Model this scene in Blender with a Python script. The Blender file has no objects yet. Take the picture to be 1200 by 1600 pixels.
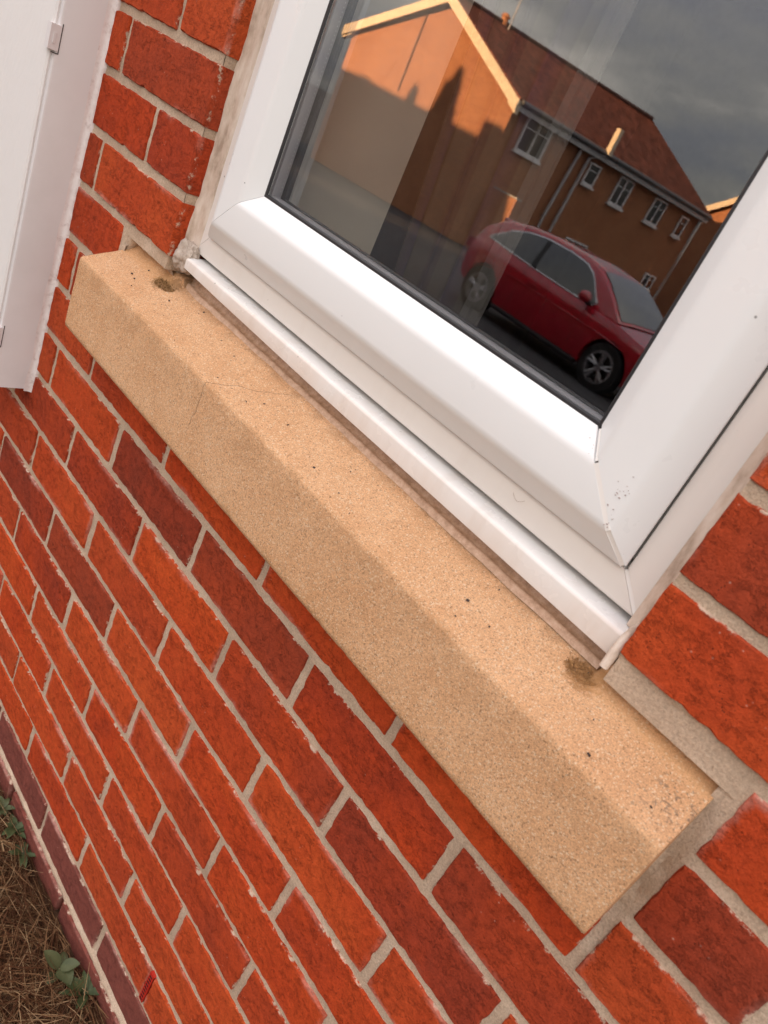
import bpy, bmesh, math, random
import numpy as np
from mathutils import Vector, Matrix, noise

random.seed(7); np.random.seed(7)
SC = bpy.context.scene
COL = SC.collection
R = math.radians

# ------------------------------------------------------------------ camera
cam_d = bpy.data.cameras.new('camera')
cam = bpy.data.objects.new('camera', cam_d); COL.objects.link(cam); SC.camera = cam
rx = Vector((0.6140816, 0.67910821, 0.40213907))
dn = Vector((0.58857869, -0.05458935, -0.80659477))
fw = Vector((-0.52581262, 0.7320055, -0.43323094))
M = Matrix.Identity(4)
for i in range(3):
    M[i][0] = rx[i]; M[i][1] = -dn[i]; M[i][2] = -fw[i]
M[0][3], M[1][3], M[2][3] = 0.80930, -0.48789, 0.39545
cam.matrix_world = M
cam_d.sensor_fit = 'VERTICAL'; cam_d.sensor_height = 36.0; cam_d.sensor_width = 27.0
cam_d.lens = 1150.73 / 1600 * 36.0
cam_d.clip_start = 0.02; cam_d.clip_end = 3000
cam_d.dof.use_dof = True; cam_d.dof.focus_distance = 0.85; cam_d.dof.aperture_fstop = 11.0

# ------------------------------------------------------------------ sky, sun, exposure
SUN_EL, SUN_AZ = R(10.0), R(-15.0)          # azimuth from +Y, clockwise
world = bpy.data.worlds.new('World'); SC.world = world; world.use_nodes = True
nt = world.node_tree; nt.nodes.clear()
def wn(t, **k):
    n = nt.nodes.new(t)
    for a, b in k.items(): setattr(n, a, b)
    return n
out = wn('ShaderNodeOutputWorld'); bg = wn('ShaderNodeBackground'); bg.inputs[1].default_value = 0.05
sky = wn('ShaderNodeTexSky', sky_type='NISHITA'); sky.sun_disc = False
sky.sun_elevation = SUN_EL; sky.sun_rotation = SUN_AZ
tc = wn('ShaderNodeTexCoord')
sx = wn('ShaderNodeSeparateXYZ'); nt.links.new(tc.outputs['Generated'], sx.inputs[0])
ad = wn('ShaderNodeMath', operation='MAXIMUM'); ad.inputs[1].default_value = 0.0; nt.links.new(sx.outputs[2], ad.inputs[0])
ad2 = wn('ShaderNodeMath', operation='ADD'); ad2.inputs[1].default_value = 0.22; nt.links.new(ad.outputs[0], ad2.inputs[0])
dv = wn('ShaderNodeVectorMath', operation='DIVIDE'); nt.links.new(tc.outputs['Generated'], dv.inputs[0])
cmb = wn('ShaderNodeCombineXYZ')
for i in range(2): nt.links.new(ad2.outputs[0], cmb.inputs[i])
cmb.inputs[2].default_value = 1.0
nt.links.new(cmb.outputs[0], dv.inputs[1])
ns = wn('ShaderNodeTexNoise'); ns.inputs['Scale'].default_value = 1.35; ns.inputs['Detail'].default_value = 7; ns.inputs['Roughness'].default_value = 0.52
nt.links.new(dv.outputs[0], ns.inputs['Vector'])
cr = wn('ShaderNodeValToRGB')
cr.color_ramp.elements[0].position = 0.40; cr.color_ramp.elements[0].color = (1.85, 1.83, 2.05, 1)
cr.color_ramp.elements[1].position = 0.66; cr.color_ramp.elements[1].color = (4.5, 4.1, 3.7, 1)
e = cr.color_ramp.elements.new(0.52); e.color = (2.45, 2.32, 2.24, 1)
nt.links.new(ns.outputs[0], cr.inputs[0])
mx = wn('ShaderNodeMix', data_type='RGBA'); mx.inputs[0].default_value = 0.90
gm_ = wn('ShaderNodeMapRange'); nt.links.new(ad.outputs[0], gm_.inputs[0]); gm_.inputs[3].default_value = 1.0; gm_.inputs[4].default_value = 5.4   # overcast skies brighten towards the zenith
cl = wn('ShaderNodeVectorMath', operation='SCALE'); nt.links.new(cr.outputs[0], cl.inputs[0]); nt.links.new(gm_.outputs[0], cl.inputs['Scale'])
nt.links.new(sky.outputs[0], mx.inputs[6]); nt.links.new(cl.outputs[0], mx.inputs[7])
nt.links.new(mx.outputs[2], bg.inputs[0]); nt.links.new(bg.outputs[0], out.inputs[0])

sun_d = bpy.data.lights.new('sun', 'SUN'); sun = bpy.data.objects.new('sun', sun_d); COL.objects.link(sun)
sun_d.energy = 5.0; sun_d.angle = R(0.5); sun_d.color = (1.0, 0.60, 0.30)
sdir = Vector((math.sin(SUN_AZ) * math.cos(SUN_EL), math.cos(SUN_AZ) * math.cos(SUN_EL), math.sin(SUN_EL)))
sun.rotation_euler = sdir.to_track_quat('Z', 'Y').to_euler()
SC.view_settings.view_transform = 'Standard'; SC.view_settings.look = 'None'
SC.view_settings.gamma = 1.0; SC.view_settings.use_curve_mapping = False
SC.view_settings.exposure = 2.45
SC.render.engine = 'CYCLES'
SC.cycles.max_bounces = 10; SC.cycles.transparent_max_bounces = 16

# ------------------------------------------------------------------ helpers
def setp(o, label=None, cat=None, group=None, kind=None):
    if label: o['label'] = label
    if cat: o['category'] = cat
    if group: o['group'] = group
    if kind: o['kind'] = kind
    return o
def empty(name, loc, label=None, cat=None, group=None):
    o = bpy.data.objects.new(name, None); COL.objects.link(o); o.location = loc; o.empty_display_size = 0.05
    return setp(o, label, cat, group)
def link(name, me, mat=None, parent=None):
    o = bpy.data.objects.new(name, me); COL.objects.link(o)
    if mat is not None and len(me.materials) == 0: me.materials.append(mat)
    if parent is not None:
        o.parent = parent
        l = parent
        off = Vector((0, 0, 0))
        while l is not None: off += l.location; l = l.parent
        o.location = -off          # vertices are given in world space
    return o
def fin(me, smooth):
    if smooth:
        me.polygons.foreach_set('use_smooth', [True] * len(me.polygons))
        me.set_sharp_from_angle(angle=R(smooth if smooth is not True else 35))
    return me
def mesh(name, v, f, mat=None, parent=None, smooth=0):
    me = bpy.data.meshes.new(name); me.from_pydata([tuple(p) for p in v], [], [tuple(q) for q in f]); me.validate(); me.update()
    bm = bmesh.new(); bm.from_mesh(me); bmesh.ops.recalc_face_normals(bm, faces=bm.faces); bm.to_mesh(me); bm.free()
    return link(name, fin(me, smooth), mat, parent)
class MB:
    def __init__(s): s.v = []; s.f = []
    def add(s, v, f):
        b = len(s.v); s.v += [tuple(p) for p in v]; s.f += [tuple(b + i for i in q) for q in f]; return s
    def box(s, a, b):
        (x0, y0, z0), (x1, y1, z1) = a, b
        return s.add([(x0,y0,z0),(x1,y0,z0),(x1,y1,z0),(x0,y1,z0),(x0,y0,z1),(x1,y0,z1),(x1,y1,z1),(x0,y1,z1)],
                     [(0,3,2,1),(4,5,6,7),(0,1,5,4),(1,2,6,5),(2,3,7,6),(3,0,4,7)])
    def obox(s, o, ux, uy, uz):            # oriented box from corner o and three edge vectors
        o, ux, uy, uz = map(Vector, (o, ux, uy, uz))
        return s.add([o, o+ux, o+ux+uy, o+uy, o+uz, o+ux+uz, o+ux+uy+uz, o+uy+uz],
                     [(0,3,2,1),(4,5,6,7),(0,1,5,4),(1,2,6,5),(2,3,7,6),(3,0,4,7)])
    def tube(s, pts, r, n=8):
        pts = [Vector(p) for p in pts]; rings = []
        for i, p in enumerate(pts):
            d = (pts[min(i+1, len(pts)-1)] - pts[max(i-1, 0)]).normalized()
            a = d.cross(Vector((0, 0, 1)))
            if a.length < 1e-3: a = d.cross(Vector((1, 0, 0)))
            a.normalize(); b = d.cross(a)
            rr = r[i] if isinstance(r, (list, tuple)) else r
            rings.append([p + (a*math.cos(t) + b*math.sin(t))*rr for t in [2*math.pi*k/n for k in range(n)]])
        v = [q for g in rings for q in g]; f = []
        for i in range(len(pts)-1):
            for k in range(n): f.append((i*n+k, i*n+(k+1)%n, (i+1)*n+(k+1)%n, (i+1)*n+k))
        f.append(tuple(range(n-1, -1, -1))); f.append(tuple((len(pts)-1)*n+k for k in range(n)))
        return s.add(v, f)
    def prism(s, poly, ext):               # polygon of 3D points extruded along a vector
        e = Vector(ext); n = len(poly); a = [Vector(p) for p in poly]
        return s.add(a + [p+e for p in a], [tuple(range(n-1, -1, -1)), tuple(range(n, 2*n))] + [(i, (i+1)%n, n+(i+1)%n, n+i) for i in range(n)])
    def build(s, name, mat=None, parent=None, smooth=0): return mesh(name, s.v, s.f, mat, parent, smooth)
def grid(nx, ny):
    return [(j*nx+i, j*nx+i+1, (j+1)*nx+i+1, (j+1)*nx+i) for j in range(ny-1) for i in range(nx-1)]
def fnoise(x, y, z, s): return noise.noise(Vector((x*s, y*s, z*s)))

# ------------------------------------------------------------------ materials
class Mat:
    def __init__(s, name, rough=0.6, spec=0.4):
        s.m = bpy.data.materials.new(name); s.m.use_nodes = True; s.t = s.m.node_tree
        s.b = s.t.nodes['Principled BSDF']; s.b.inputs['Roughness'].default_value = rough
        s.b.inputs['Specular IOR Level'].default_value = spec
        s.tc = s.t.nodes.new('ShaderNodeTexCoord'); s.bump_in = None
    def n(s, t, **k):
        x = s.t.nodes.new(t)
        for a, b in k.items(): setattr(x, a, b)
        return x
    def l(s, a, b): s.t.links.new(a, b)
    def put(s, sock, val):
        if isinstance(val, (int, float)): sock.default_value = val
        elif isinstance(val, tuple): sock.default_value = val if len(val) == 4 or sock.type == 'VECTOR' else (*val, 1)
        else: s.l(val, sock)
    def noise(s, scale, detail=4, rough=0.5, vec=None, dist=0.0, w=None):
        x = s.n('ShaderNodeTexNoise')
        if w is not None: x.noise_dimensions = '4D'; s.put(x.inputs['W'], w)
        x.inputs['Scale'].default_value = scale; x.inputs['Detail'].default_value = detail
        x.inputs['Roughness'].default_value = rough; x.inputs['Distortion'].default_value = dist
        s.l(vec if vec is not None else s.tc.outputs['Object'], x.inputs['Vector']); return x.outputs[0]
    def voro(s, scale, vec=None, feature='F1'):
        x = s.n('ShaderNodeTexVoronoi', feature=feature); x.inputs['Scale'].default_value = scale
        s.l(vec if vec is not None else s.tc.outputs['Object'], x.inputs['Vector']); return x
    def mapv(s, scale=(1,1,1), src=None):
        x = s.n('ShaderNodeMapping'); x.inputs['Scale'].default_value = scale
        s.l(src if src is not None else s.tc.outputs['Object'], x.inputs['Vector']); return x.outputs[0]
    def ramp(s, fac, stops):
        x = s.n('ShaderNodeValToRGB'); els = x.color_ramp.elements
        while len(els) < len(stops): els.new(0.5)
        for e, (p, c) in zip(els, stops):
            e.position = p; e.color = (*c, 1) if isinstance(c, tuple) else (c, c, c, 1)
        s.put(x.inputs[0], fac); return x.outputs[0]
    def mix(s, fac, a, b, mode='MIX'):
        x = s.n('ShaderNodeMix', data_type='RGBA', blend_type=mode)
        s.put(x.inputs[0], fac); s.put(x.inputs[6], a); s.put(x.inputs[7], b); return x.outputs[2]
    def math(s, op, a, b=0.0, c=None):
        x = s.n('ShaderNodeMath', operation=op); s.put(x.inputs[0], a); s.put(x.inputs[1], b)
        if c is not None: s.put(x.inputs[2], c)
        return x.outputs[0]
    def step(s, v, lo, hi, to0=0.0, to1=1.0):
        x = s.n('ShaderNodeMapRange', interpolation_type='SMOOTHSTEP')
        s.put(x.inputs[0], v); x.inputs[1].default_value = lo; x.inputs[2].default_value = hi
        x.inputs[3].default_value = to0; x.inputs[4].default_value = to1; return x.outputs[0]
    def sep(s, v=None):
        x = s.n('ShaderNodeSeparateXYZ'); s.l(v if v is not None else s.tc.outputs['Object'], x.inputs[0]); return x.outputs
    def col(s, c): s.put(s.b.inputs['Base Color'], c); return s
    def rgh(s, c): s.put(s.b.inputs['Roughness'], c); return s
    def bump(s, h, dist, strength=1.0):
        x = s.n('ShaderNodeBump'); x.inputs['Strength'].default_value = strength; x.inputs['Distance'].default_value = dist
        s.put(x.inputs['Height'], h)
        if s.bump_in is not None: s.l(s.bump_in, x.inputs['Normal'])
        s.bump_in = x.outputs[0]; s.l(x.outputs[0], s.b.inputs['Normal']); return s
def flat(name, c, rough=0.5, spec=0.4, metal=0.0, var=0.08, scale=6.0):
    M_ = Mat(name, rough, spec); M_.b.inputs['Metallic'].default_value = metal
    n_ = M_.noise(scale, 5, 0.6)
    lo = tuple(x*(1-var*2) for x in c); hi = tuple(min(1, x*(1+var*2)) for x in c)
    M_.col(M_.ramp(n_, [(0.3, lo), (0.7, hi)])); return M_.m

# brick: obj.color = (darkness, half length, purple, seed)
def brick_mat():
    m = Mat('brick_clay', 0.92, 0.12)
    oi = m.n('ShaderNodeObjectInfo'); rnd = m.math('MULTIPLY', oi.outputs['Random'], 37.0)
    oc = m.sep(oi.outputs['Color'])
    dark, half, purp = oc[0], oc[1], oc[2]
    X = m.sep()
    patch = m.noise(9, 3, 0.55, w=rnd); fine = m.noise(120, 6, 0.65, w=rnd); mid = m.noise(38, 4, 0.6, w=rnd, dist=0.6)
    f = m.math('ADD', dark, m.math('MULTIPLY', m.math('SUBTRACT', patch, 0.5), 0.95))
    f = m.math('ADD', f, m.math('MULTIPLY', m.math('SUBTRACT', mid, 0.5), 0.30))
    c = m.ramp(f, [(0.0, (0.53, 0.080, 0.018)), (0.36, (0.44, 0.052, 0.013)), (0.68, (0.285, 0.038, 0.017)), (1.0, (0.15, 0.030, 0.020))])
    c = m.mix(m.math('MULTIPLY', oi.outputs['Random'], 0.38), c, (0.335, 0.066, 0.026))
    c = m.mix(purp, c, (0.195, 0.056, 0.042))
    grain = m.noise(520, 4, 0.75); g = m.ramp(m.math('ADD', m.math('MULTIPLY', fine, 0.55), m.math('MULTIPLY', grain, 0.45)), [(0.32, 0.50), (0.5, 0.97), (0.70, 1.35)])
    c = m.mix(0.9, c, m.mix(1.0, c, g, 'MULTIPLY'))
    # sanded grains, pits, white flecks
    v = m.voro(260); pit = m.step(v.outputs['Distance'], 0.05, 0.22, 1.0, 0.0)
    pit = m.math('MULTIPLY', pit, m.step(m.noise(60, 2, 0.5, w=rnd), 0.52, 0.62))
    c = m.mix(m.math('MULTIPLY', pit, 0.8), c, (0.055, 0.018, 0.012))
    v2 = m.voro(95); fl = m.step(v2.outputs['Distance'], 0.03, 0.11, 1.0, 0.0)
    fl = m.math('MULTIPLY', fl, m.step(m.noise(17, 2, 0.5, w=m.math('ADD', rnd, 9.0)), 0.50, 0.64))
    c = m.mix(m.math('MULTIPLY', fl, 0.5), c, (0.62, 0.42, 0.33))
    cv = m.noise(34, 9, 0.72, vec=m.mapv((1.0, 1.0, 1.7)), dist=0.2, w=rnd)
    crease = m.step(m.math('ABSOLUTE', m.math('SUBTRACT', cv, 0.52)), 0.0, 0.010, 0.0, 1.0)
    crease = m.math('MAXIMUM', crease, m.step(m.noise(23, 3, 0.6, w=m.math('ADD', rnd, 2.0)), 0.40, 0.52, 1.0, 0.0))
    c = m.mix(m.math('MULTIPLY', m.math('SUBTRACT', 1.0, crease), 0.16), c, m.mix(0.72, c, (0.06, 0.014, 0.01)))
    # mortar smear and bloom along the arrises
    ed = m.math('MINIMUM', m.math('SUBTRACT', half, m.math('ABSOLUTE', X[0])), m.math('SUBTRACT', 0.0325, m.math('ABSOLUTE', X[2])))
    en = m.math('SUBTRACT', ed, m.math('MULTIPLY', m.math('SUBTRACT', m.noise(105, 7, 0.75, w=rnd), 0.5), 0.017))
    lowp = m.step(m.noise(21, 3, 0.6, w=m.math('ADD', rnd, 6.0)), 0.46, 0.66)
    en = m.math('SUBTRACT', en, m.math('MULTIPLY', lowp, 0.0022))
    front = m.step(X[1], 0.004, 0.009, 1.0, 0.0)
    sm = m.math('MULTIPLY', m.step(en, -0.0022, -0.0004, 1.0, 0.0), front)
    c = m.mix(m.math('MULTIPLY', sm, 0.9), c, m.mix(fine, (0.44, 0.32, 0.23), (0.66, 0.52, 0.40)))
    bl = m.math('MULTIPLY', m.step(en, -0.001, 0.007, 1.0, 0.0), front)
    bl = m.math('MULTIPLY', bl, m.step(m.noise(11, 3, 0.5, w=m.math('ADD', rnd, 4.0)), 0.50, 0.70))
    c = m.mix(m.math('MULTIPLY', bl, 0.5), c, (0.60, 0.33, 0.27))
    m.col(c)
    m.bump(crease, 0.0018, 0.7)
    m.bump(m.noise(150, 5, 0.65, w=rnd), 0.0024, 1.0); m.bump(m.noise(45, 4, 0.6, w=rnd), 0.0030, 0.8)
    m.bump(grain, 0.0010, 1.0)
    m.bump(m.math('SUBTRACT', 1.0, pit), 0.0008, 0.6)
    return m.m
def mortar_mat():
    m = Mat('sandy_mortar', 0.95, 0.2)
    a = m.noise(14, 4, 0.6); g = m.noise(520, 4, 0.75); v = m.voro(700)
    c = m.ramp(a, [(0.3, (0.43, 0.315, 0.225)), (0.55, (0.54, 0.405, 0.295)), (0.75, (0.62, 0.485, 0.37))])
    c = m.mix(0.8, c, m.mix(1.0, c, m.ramp(g, [(0.3, 0.6), (0.55, 1.0), (0.75, 1.3)]), 'MULTIPLY'))
    c = m.mix(m.math('MULTIPLY', m.step(v.outputs['Distance'], 0.1, 0.25, 1.0, 0.0), 0.25), c, (0.14, 0.10, 0.07))
    m.col(c); m.bump(g, 0.0009, 0.9); m.bump(m.noise(130, 5, 0.7), 0.0018, 0.8)
    return m.m
def stone_mat():
    m = Mat('cast_stone', 0.92, 0.25)
    a = m.noise(5, 4, 0.55); b = m.noise(24, 5, 0.6); g = m.noise(800, 3, 0.8); v = m.voro(900); v2 = m.voro(300)
    c = m.ramp(a, [(0.3, (0.57, 0.303, 0.152)), (0.7, (0.66, 0.382, 0.212))])
    c = m.mix(0.45, c, m.ramp(b, [(0.3, (0.53, 0.278, 0.127)), (0.7, (0.69, 0.428, 0.242))]))
    c = m.mix(0.85, c, m.mix(1.0, c, m.ramp(g, [(0.28, 0.52), (0.5, 1.0), (0.72, 1.45)]), 'MULTIPLY'))
    cell = m.sep(v.outputs['Color'])
    c = m.mix(m.step(cell[0], 0.90, 0.93), c, (0.70, 0.50, 0.33))
    c = m.mix(m.math('MULTIPLY', m.step(cell[1], 0.93, 0.95), 0.55), c, (0.20, 0.11, 0.055))
    c2 = m.sep(v2.outputs['Color'])
    sp = m.math('MULTIPLY', m.step(c2[0], 0.93, 0.95), m.step(v2.outputs['Distance'], 0.12, 0.3, 1.0, 0.0))
    c = m.mix(m.math('MULTIPLY', sp, 0.45), c, (0.16, 0.09, 0.05))
    # damp brown stains in the corners by the uPVC sill and grey lichen at the right end
    P = m.tc.outputs['Object']; X = m.sep()
    def blot(pos, r, colr, amt, c):
        d = m.n('ShaderNodeVectorMath', operation='DISTANCE'); m.l(P, d.inputs[0]); d.inputs[1].default_value = pos
        f = m.math('ADD', d.outputs['Value'], m.math('MULTIPLY', m.math('SUBTRACT', m.noise(170, 5, 0.7), 0.5), r*2.0))
        return m.mix(m.step(f, r*0.6, r, amt, 0.0), c, colr)
    c = blot((-0.004, 0.006, 0.122), 0.019, (0.22, 0.115, 0.042), 0.6, c)
    c = blot((0.012, 0.012, 0.124), 0.015, (0.12, 0.062, 0.024), 0.7, c)
    c = blot((0.686, 0.008, 0.121), 0.018, (0.30, 0.14, 0.045), 0.7, c); c = blot((0.676, 0.008, 0.121), 0.007, (0.16, 0.08, 0.03), 0.6, c)
    c = m.mix(m.math('MULTIPLY', m.step(X[1], 0.000, 0.006, 0.0, 0.40), m.math('MAXIMUM', m.step(X[0], 0.66, 0.70), m.step(X[0], 0.0, 0.03, 1.0, 0.0))), c, (0.56, 0.30, 0.13))
    dl = m.n('ShaderNodeVectorMath', operation='DISTANCE'); m.l(P, dl.inputs[0]); dl.inputs[1].default_value = (0.789, -0.018, 0.110)
    lm = m.math('MULTIPLY', m.step(dl.outputs['Value'], 0.012, 0.034, 1.0, 0.0), m.step(m.noise(230, 5, 0.7), 0.54, 0.62))
    c = m.mix(m.math('MULTIPLY', lm, 0.7), c, (0.14, 0.105, 0.08))
    fb = m.math('MULTIPLY', m.step(X[1], -0.0455, -0.0440, 1.0, 0.0), m.math('MULTIPLY', m.step(X[2], 0.052, 0.088), m.step(m.noise(30, 8, 0.8), 0.44, 0.60)))
    c = m.mix(m.math('MULTIPLY', fb, 0.30), c, (0.36, 0.19, 0.085))
    c = m.mix(m.math('MULTIPLY', m.math('MULTIPLY', m.step(X[1], 0.004, 0.02), m.step(m.noise(40, 5, 0.7), 0.4, 0.6)), 0.45), c, (0.30, 0.16, 0.075))
    # hairline crack: runs down the front and across the top near x = 0.2
    wob = m.math('MULTIPLY', m.math('SUBTRACT', m.noise(28, 4, 0.6), 0.5), 0.022)
    cx = m.math('ADD', 0.214, m.math('MULTIPLY', m.math('SUBTRACT', X[1], -0.048), 1.05))
    crk = m.step(m.math('ABSOLUTE', m.math('ADD', m.math('SUBTRACT', X[0], cx), wob)), 0.0002, 0.0008, 1.0, 0.0)
    crk = m.math('MULTIPLY', crk, m.math('MULTIPLY', m.step(X[2], 0.028, 0.05), m.step(X[1], 0.008, 0.016, 1.0, 0.0)))
    c = m.mix(m.math('MULTIPLY', crk, 0.7), c, (0.10, 0.055, 0.03))
    m.col(c)
    m.bump(m.noise(150, 5, 0.7), 0.0012, 0.7); m.bump(g, 0.0011, 1.0); m.bump(m.math('SUBTRACT', 1.0, sp), 0.001, 0.7)
    return m.m
def pvc_mat(name='white_upvc', base=(0.80, 0.80, 0.80), rough=0.32, stain=0.0, grey=0.15):
    m = Mat(name, rough, 0.45)
    c = m.mix(m.step(m.noise(7, 5, 0.6), 0.35, 0.75, 0.0, grey), base, tuple(x*0.86 for x in base))
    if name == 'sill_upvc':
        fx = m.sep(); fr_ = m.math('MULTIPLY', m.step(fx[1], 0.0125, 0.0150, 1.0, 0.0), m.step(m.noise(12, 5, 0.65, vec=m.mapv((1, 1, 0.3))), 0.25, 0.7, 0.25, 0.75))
        c = m.mix(fr_, c, (0.66, 0.56, 0.49))  # warm bounce light from the stone, painted into the board's front face
    if stain:
        st = m.noise(30, 5, 0.6, vec=m.mapv((1.6, 1, 0.25)))
        c = m.mix(m.step(st, 0.48, 0.68, 0.0, stain), c, (0.50, 0.37, 0.27))
    v = m.voro(75); cell = m.sep(v.outputs['Color'])
    sp = m.math('MULTIPLY', m.step(v.outputs['Distance'], 0.045, 0.085, 1.0, 0.0), m.step(cell[0], 0.93, 0.95))
    c = m.mix(m.math('MULTIPLY', sp, 0.75), c, (0.10, 0.085, 0.075))
    m.col(c); m.rgh(m.step(m.noise(16, 4, 0.6), 0.3, 0.8, rough*0.85, rough*1.35))
    m.bump(m.noise(240, 3, 0.6), 0.00012, 0.35)
    return m.m
def glass_mat(name, tint=(0.985, 0.985, 0.98), boost=2.3):
    m = bpy.data.materials.new(name); m.use_nodes = True; t = m.node_tree; t.nodes.clear()
    o = t.nodes.new('ShaderNodeOutputMaterial'); ms = t.nodes.new('ShaderNodeMixShader')
    tr = t.nodes.new('ShaderNodeBsdfTransparent'); gl = t.nodes.new('ShaderNodeBsdfGlossy'); gl.inputs['Roughness'].default_value = 0.0
    tr.inputs[0].default_value = (*tint, 1)
    fr = t.nodes.new('ShaderNodeFresnel'); fr.inputs[0].default_value = 1.52
    ge = t.nodes.new('ShaderNodeNewGeometry'); inv = t.nodes.new('ShaderNodeMath'); inv.operation = 'SUBTRACT'; inv.inputs[0].default_value = boost
    mb = t.nodes.new('ShaderNodeMath'); mb.operation = 'MULTIPLY'; mb.inputs[1].default_value = boost
    t.links.new(ge.outputs['Backfacing'], mb.inputs[0]); t.links.new(mb.outputs[0], inv.inputs[1])
    mu = t.nodes.new('ShaderNodeMath'); mu.operation = 'MULTIPLY'; mu.use_clamp = True
    t.links.new(fr.outputs[0], mu.inputs[0]); t.links.new(inv.outputs[0], mu.inputs[1])
    t.links.new(mu.outputs[0], ms.inputs[0]); t.links.new(tr.outputs[0], ms.inputs[1]); t.links.new(gl.outputs[0], ms.inputs[2])
    t.links.new(ms.outputs[0], o.inputs[0]); return m
BRICK = brick_mat(); MORTAR = mortar_mat(); STONE = stone_mat()
PVC = pvc_mat(base=(0.74, 0.735, 0.73)); PVC_F = pvc_mat('weathered_upvc', (0.72, 0.665, 0.615), 0.4, 0.06, 0.25)
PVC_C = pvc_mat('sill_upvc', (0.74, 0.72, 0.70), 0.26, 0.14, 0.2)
WELD = pvc_mat('weld_upvc', (0.78, 0.745, 0.71), 0.45, 0.5)
RUBBER = flat('black_rubber', (0.018, 0.018, 0.020), 0.45); SEAL = flat('grey_spacer', (0.36, 0.35, 0.37), 0.4, 0.5, 0.3)
GLASS = glass_mat('window_glass')
SILI = Mat('dirty_sealant', 0.5, 0.4)
_n = SILI.noise(60, 5, 0.65, vec=SILI.mapv((1, 1, 0.35)))
SILI.col(SILI.ramp(_n, [(0.36, (0.36, 0.265, 0.20)), (0.5, (0.55, 0.43, 0.34)), (0.66, (0.66, 0.555, 0.47))])); SILI.bump(SILI.noise(160, 4, 0.6), 0.0006, 0.6); SILI = SILI.m
GRP = Mat('white_plastic_housing', 0.42, 0.4)
GRP.col(GRP.mix(GRP.step(GRP.noise(9, 5, 0.6), 0.4, 0.7, 0, 0.5), (0.67, 0.635, 0.635), (0.59, 0.555, 0.55))); GRP.bump(GRP.noise(300, 3, 0.6), 0.0002, 0.4); GRP = GRP.m
GRPD = Mat('textured_white_door', 0.5, 0.4); GRPD.col((0.70, 0.675, 0.66)); GRPD.bump(GRPD.noise(95, 4, 0.6, vec=GRPD.mapv((1, 1, 0.45))), 0.0011, 0.7); GRPD = GRPD.m

# ------------------------------------------------------------------ brick wall of this house
OW, OZ0, OZ1 = 0.695, 0.150, 1.20           # window opening
house = empty('brick_house', (0.35, 0.0, -0.9), 'red brick house wall with sandy mortar round a white window, seen from close up', 'house')
BRICK_MESH = {}
def brick_mesh(L, var):
    key = (round(L, 4), var)
    if key in BRICK_MESH: return BRICK_MESH[key]
    H = 0.065; hl, hh = L/2, H/2; rng = random.Random(hash(key) & 0xffff); sd = rng.random()*50
    per = []
    nL = max(6, int(L/0.0075)); nH = 8
    for i in range(nL): per.append((-hl + L*i/nL, -hh))
    for i in range(nH): per.append((hl, -hh + H*i/nH))
    for i in range(nL): per.append((hl - L*i/nL, hh))
    for i in range(nH): per.append((-hl, hh - H*i/nH))
    def ring(ins, y, jit):
        o = []
        for (x, z) in per:
            j = (fnoise(x, sd, z, 110) * 0.8 + fnoise(x, sd+9, z, 330) * 1.1) * jit
            a = max(0.0, abs(x)/hl); sxn = math.copysign(1, x); szn = math.copysign(1, z)
            cx = min(1, max(0, (abs(x)-(hl-0.004))/0.004)) * min(1, max(0, (abs(z)-(hh-0.004))/0.004))
            d = ins + max(0, j)*1.35 + cx*0.0005
            x2 = x - sxn*min(d, abs(x)) if abs(abs(x)-hl) < 1e-6 or cx > 0 else x*(hl-d)/hl
            z2 = z - szn*min(d, abs(z)) if abs(abs(z)-hh) < 1e-6 or cx > 0 else z*(hh-d)/hh
            o.append((x2, y + 0.0005*fnoise(x, sd+3, z, 110), z2))
        return o
    n = len(per); v = ring(0, 0.10, 0) + ring(0, 0.0042, 0.0006) + ring(0.0004, 0.0012, 0.0018) + ring(0.0012, 0.0002, 0.0019)
    f = []
    for r in range(3):
        for i in range(n): f.append((r*n+i, r*n+(i+1) % n, (r+1)*n+(i+1) % n, (r+1)*n+i))
    f.append(tuple(3*n+i for i in range(n)))
    me = bpy.data.meshes.new('brick'); me.from_pydata(v, [], f); me.update()
    bm = bmesh.new(); bm.from_mesh(me); bmesh.ops.recalc_face_normals(bm, faces=bm.faces); bm.to_mesh(me); bm.free()
    me.materials.append(BRICK); fin(me, 30); BRICK_MESH[key] = me
    return me
perp = {k: (-0.2165 if k % 2 == 0 else -0.108) for k in range(-13, 9)}
perp.update({0: -0.2240, 2: -0.2225, 4: -0.2200, -6: -0.2156, -7: -0.0985, -8: -0.2190, -9: -0.0995, -10: -0.2168, -11: -0.1120, -4: -0.2140})
CUSTOM = {-1: [-0.555, -0.330, -0.105, 0.120, 0.350, 0.577, 0.8035, 1.03]}
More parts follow.
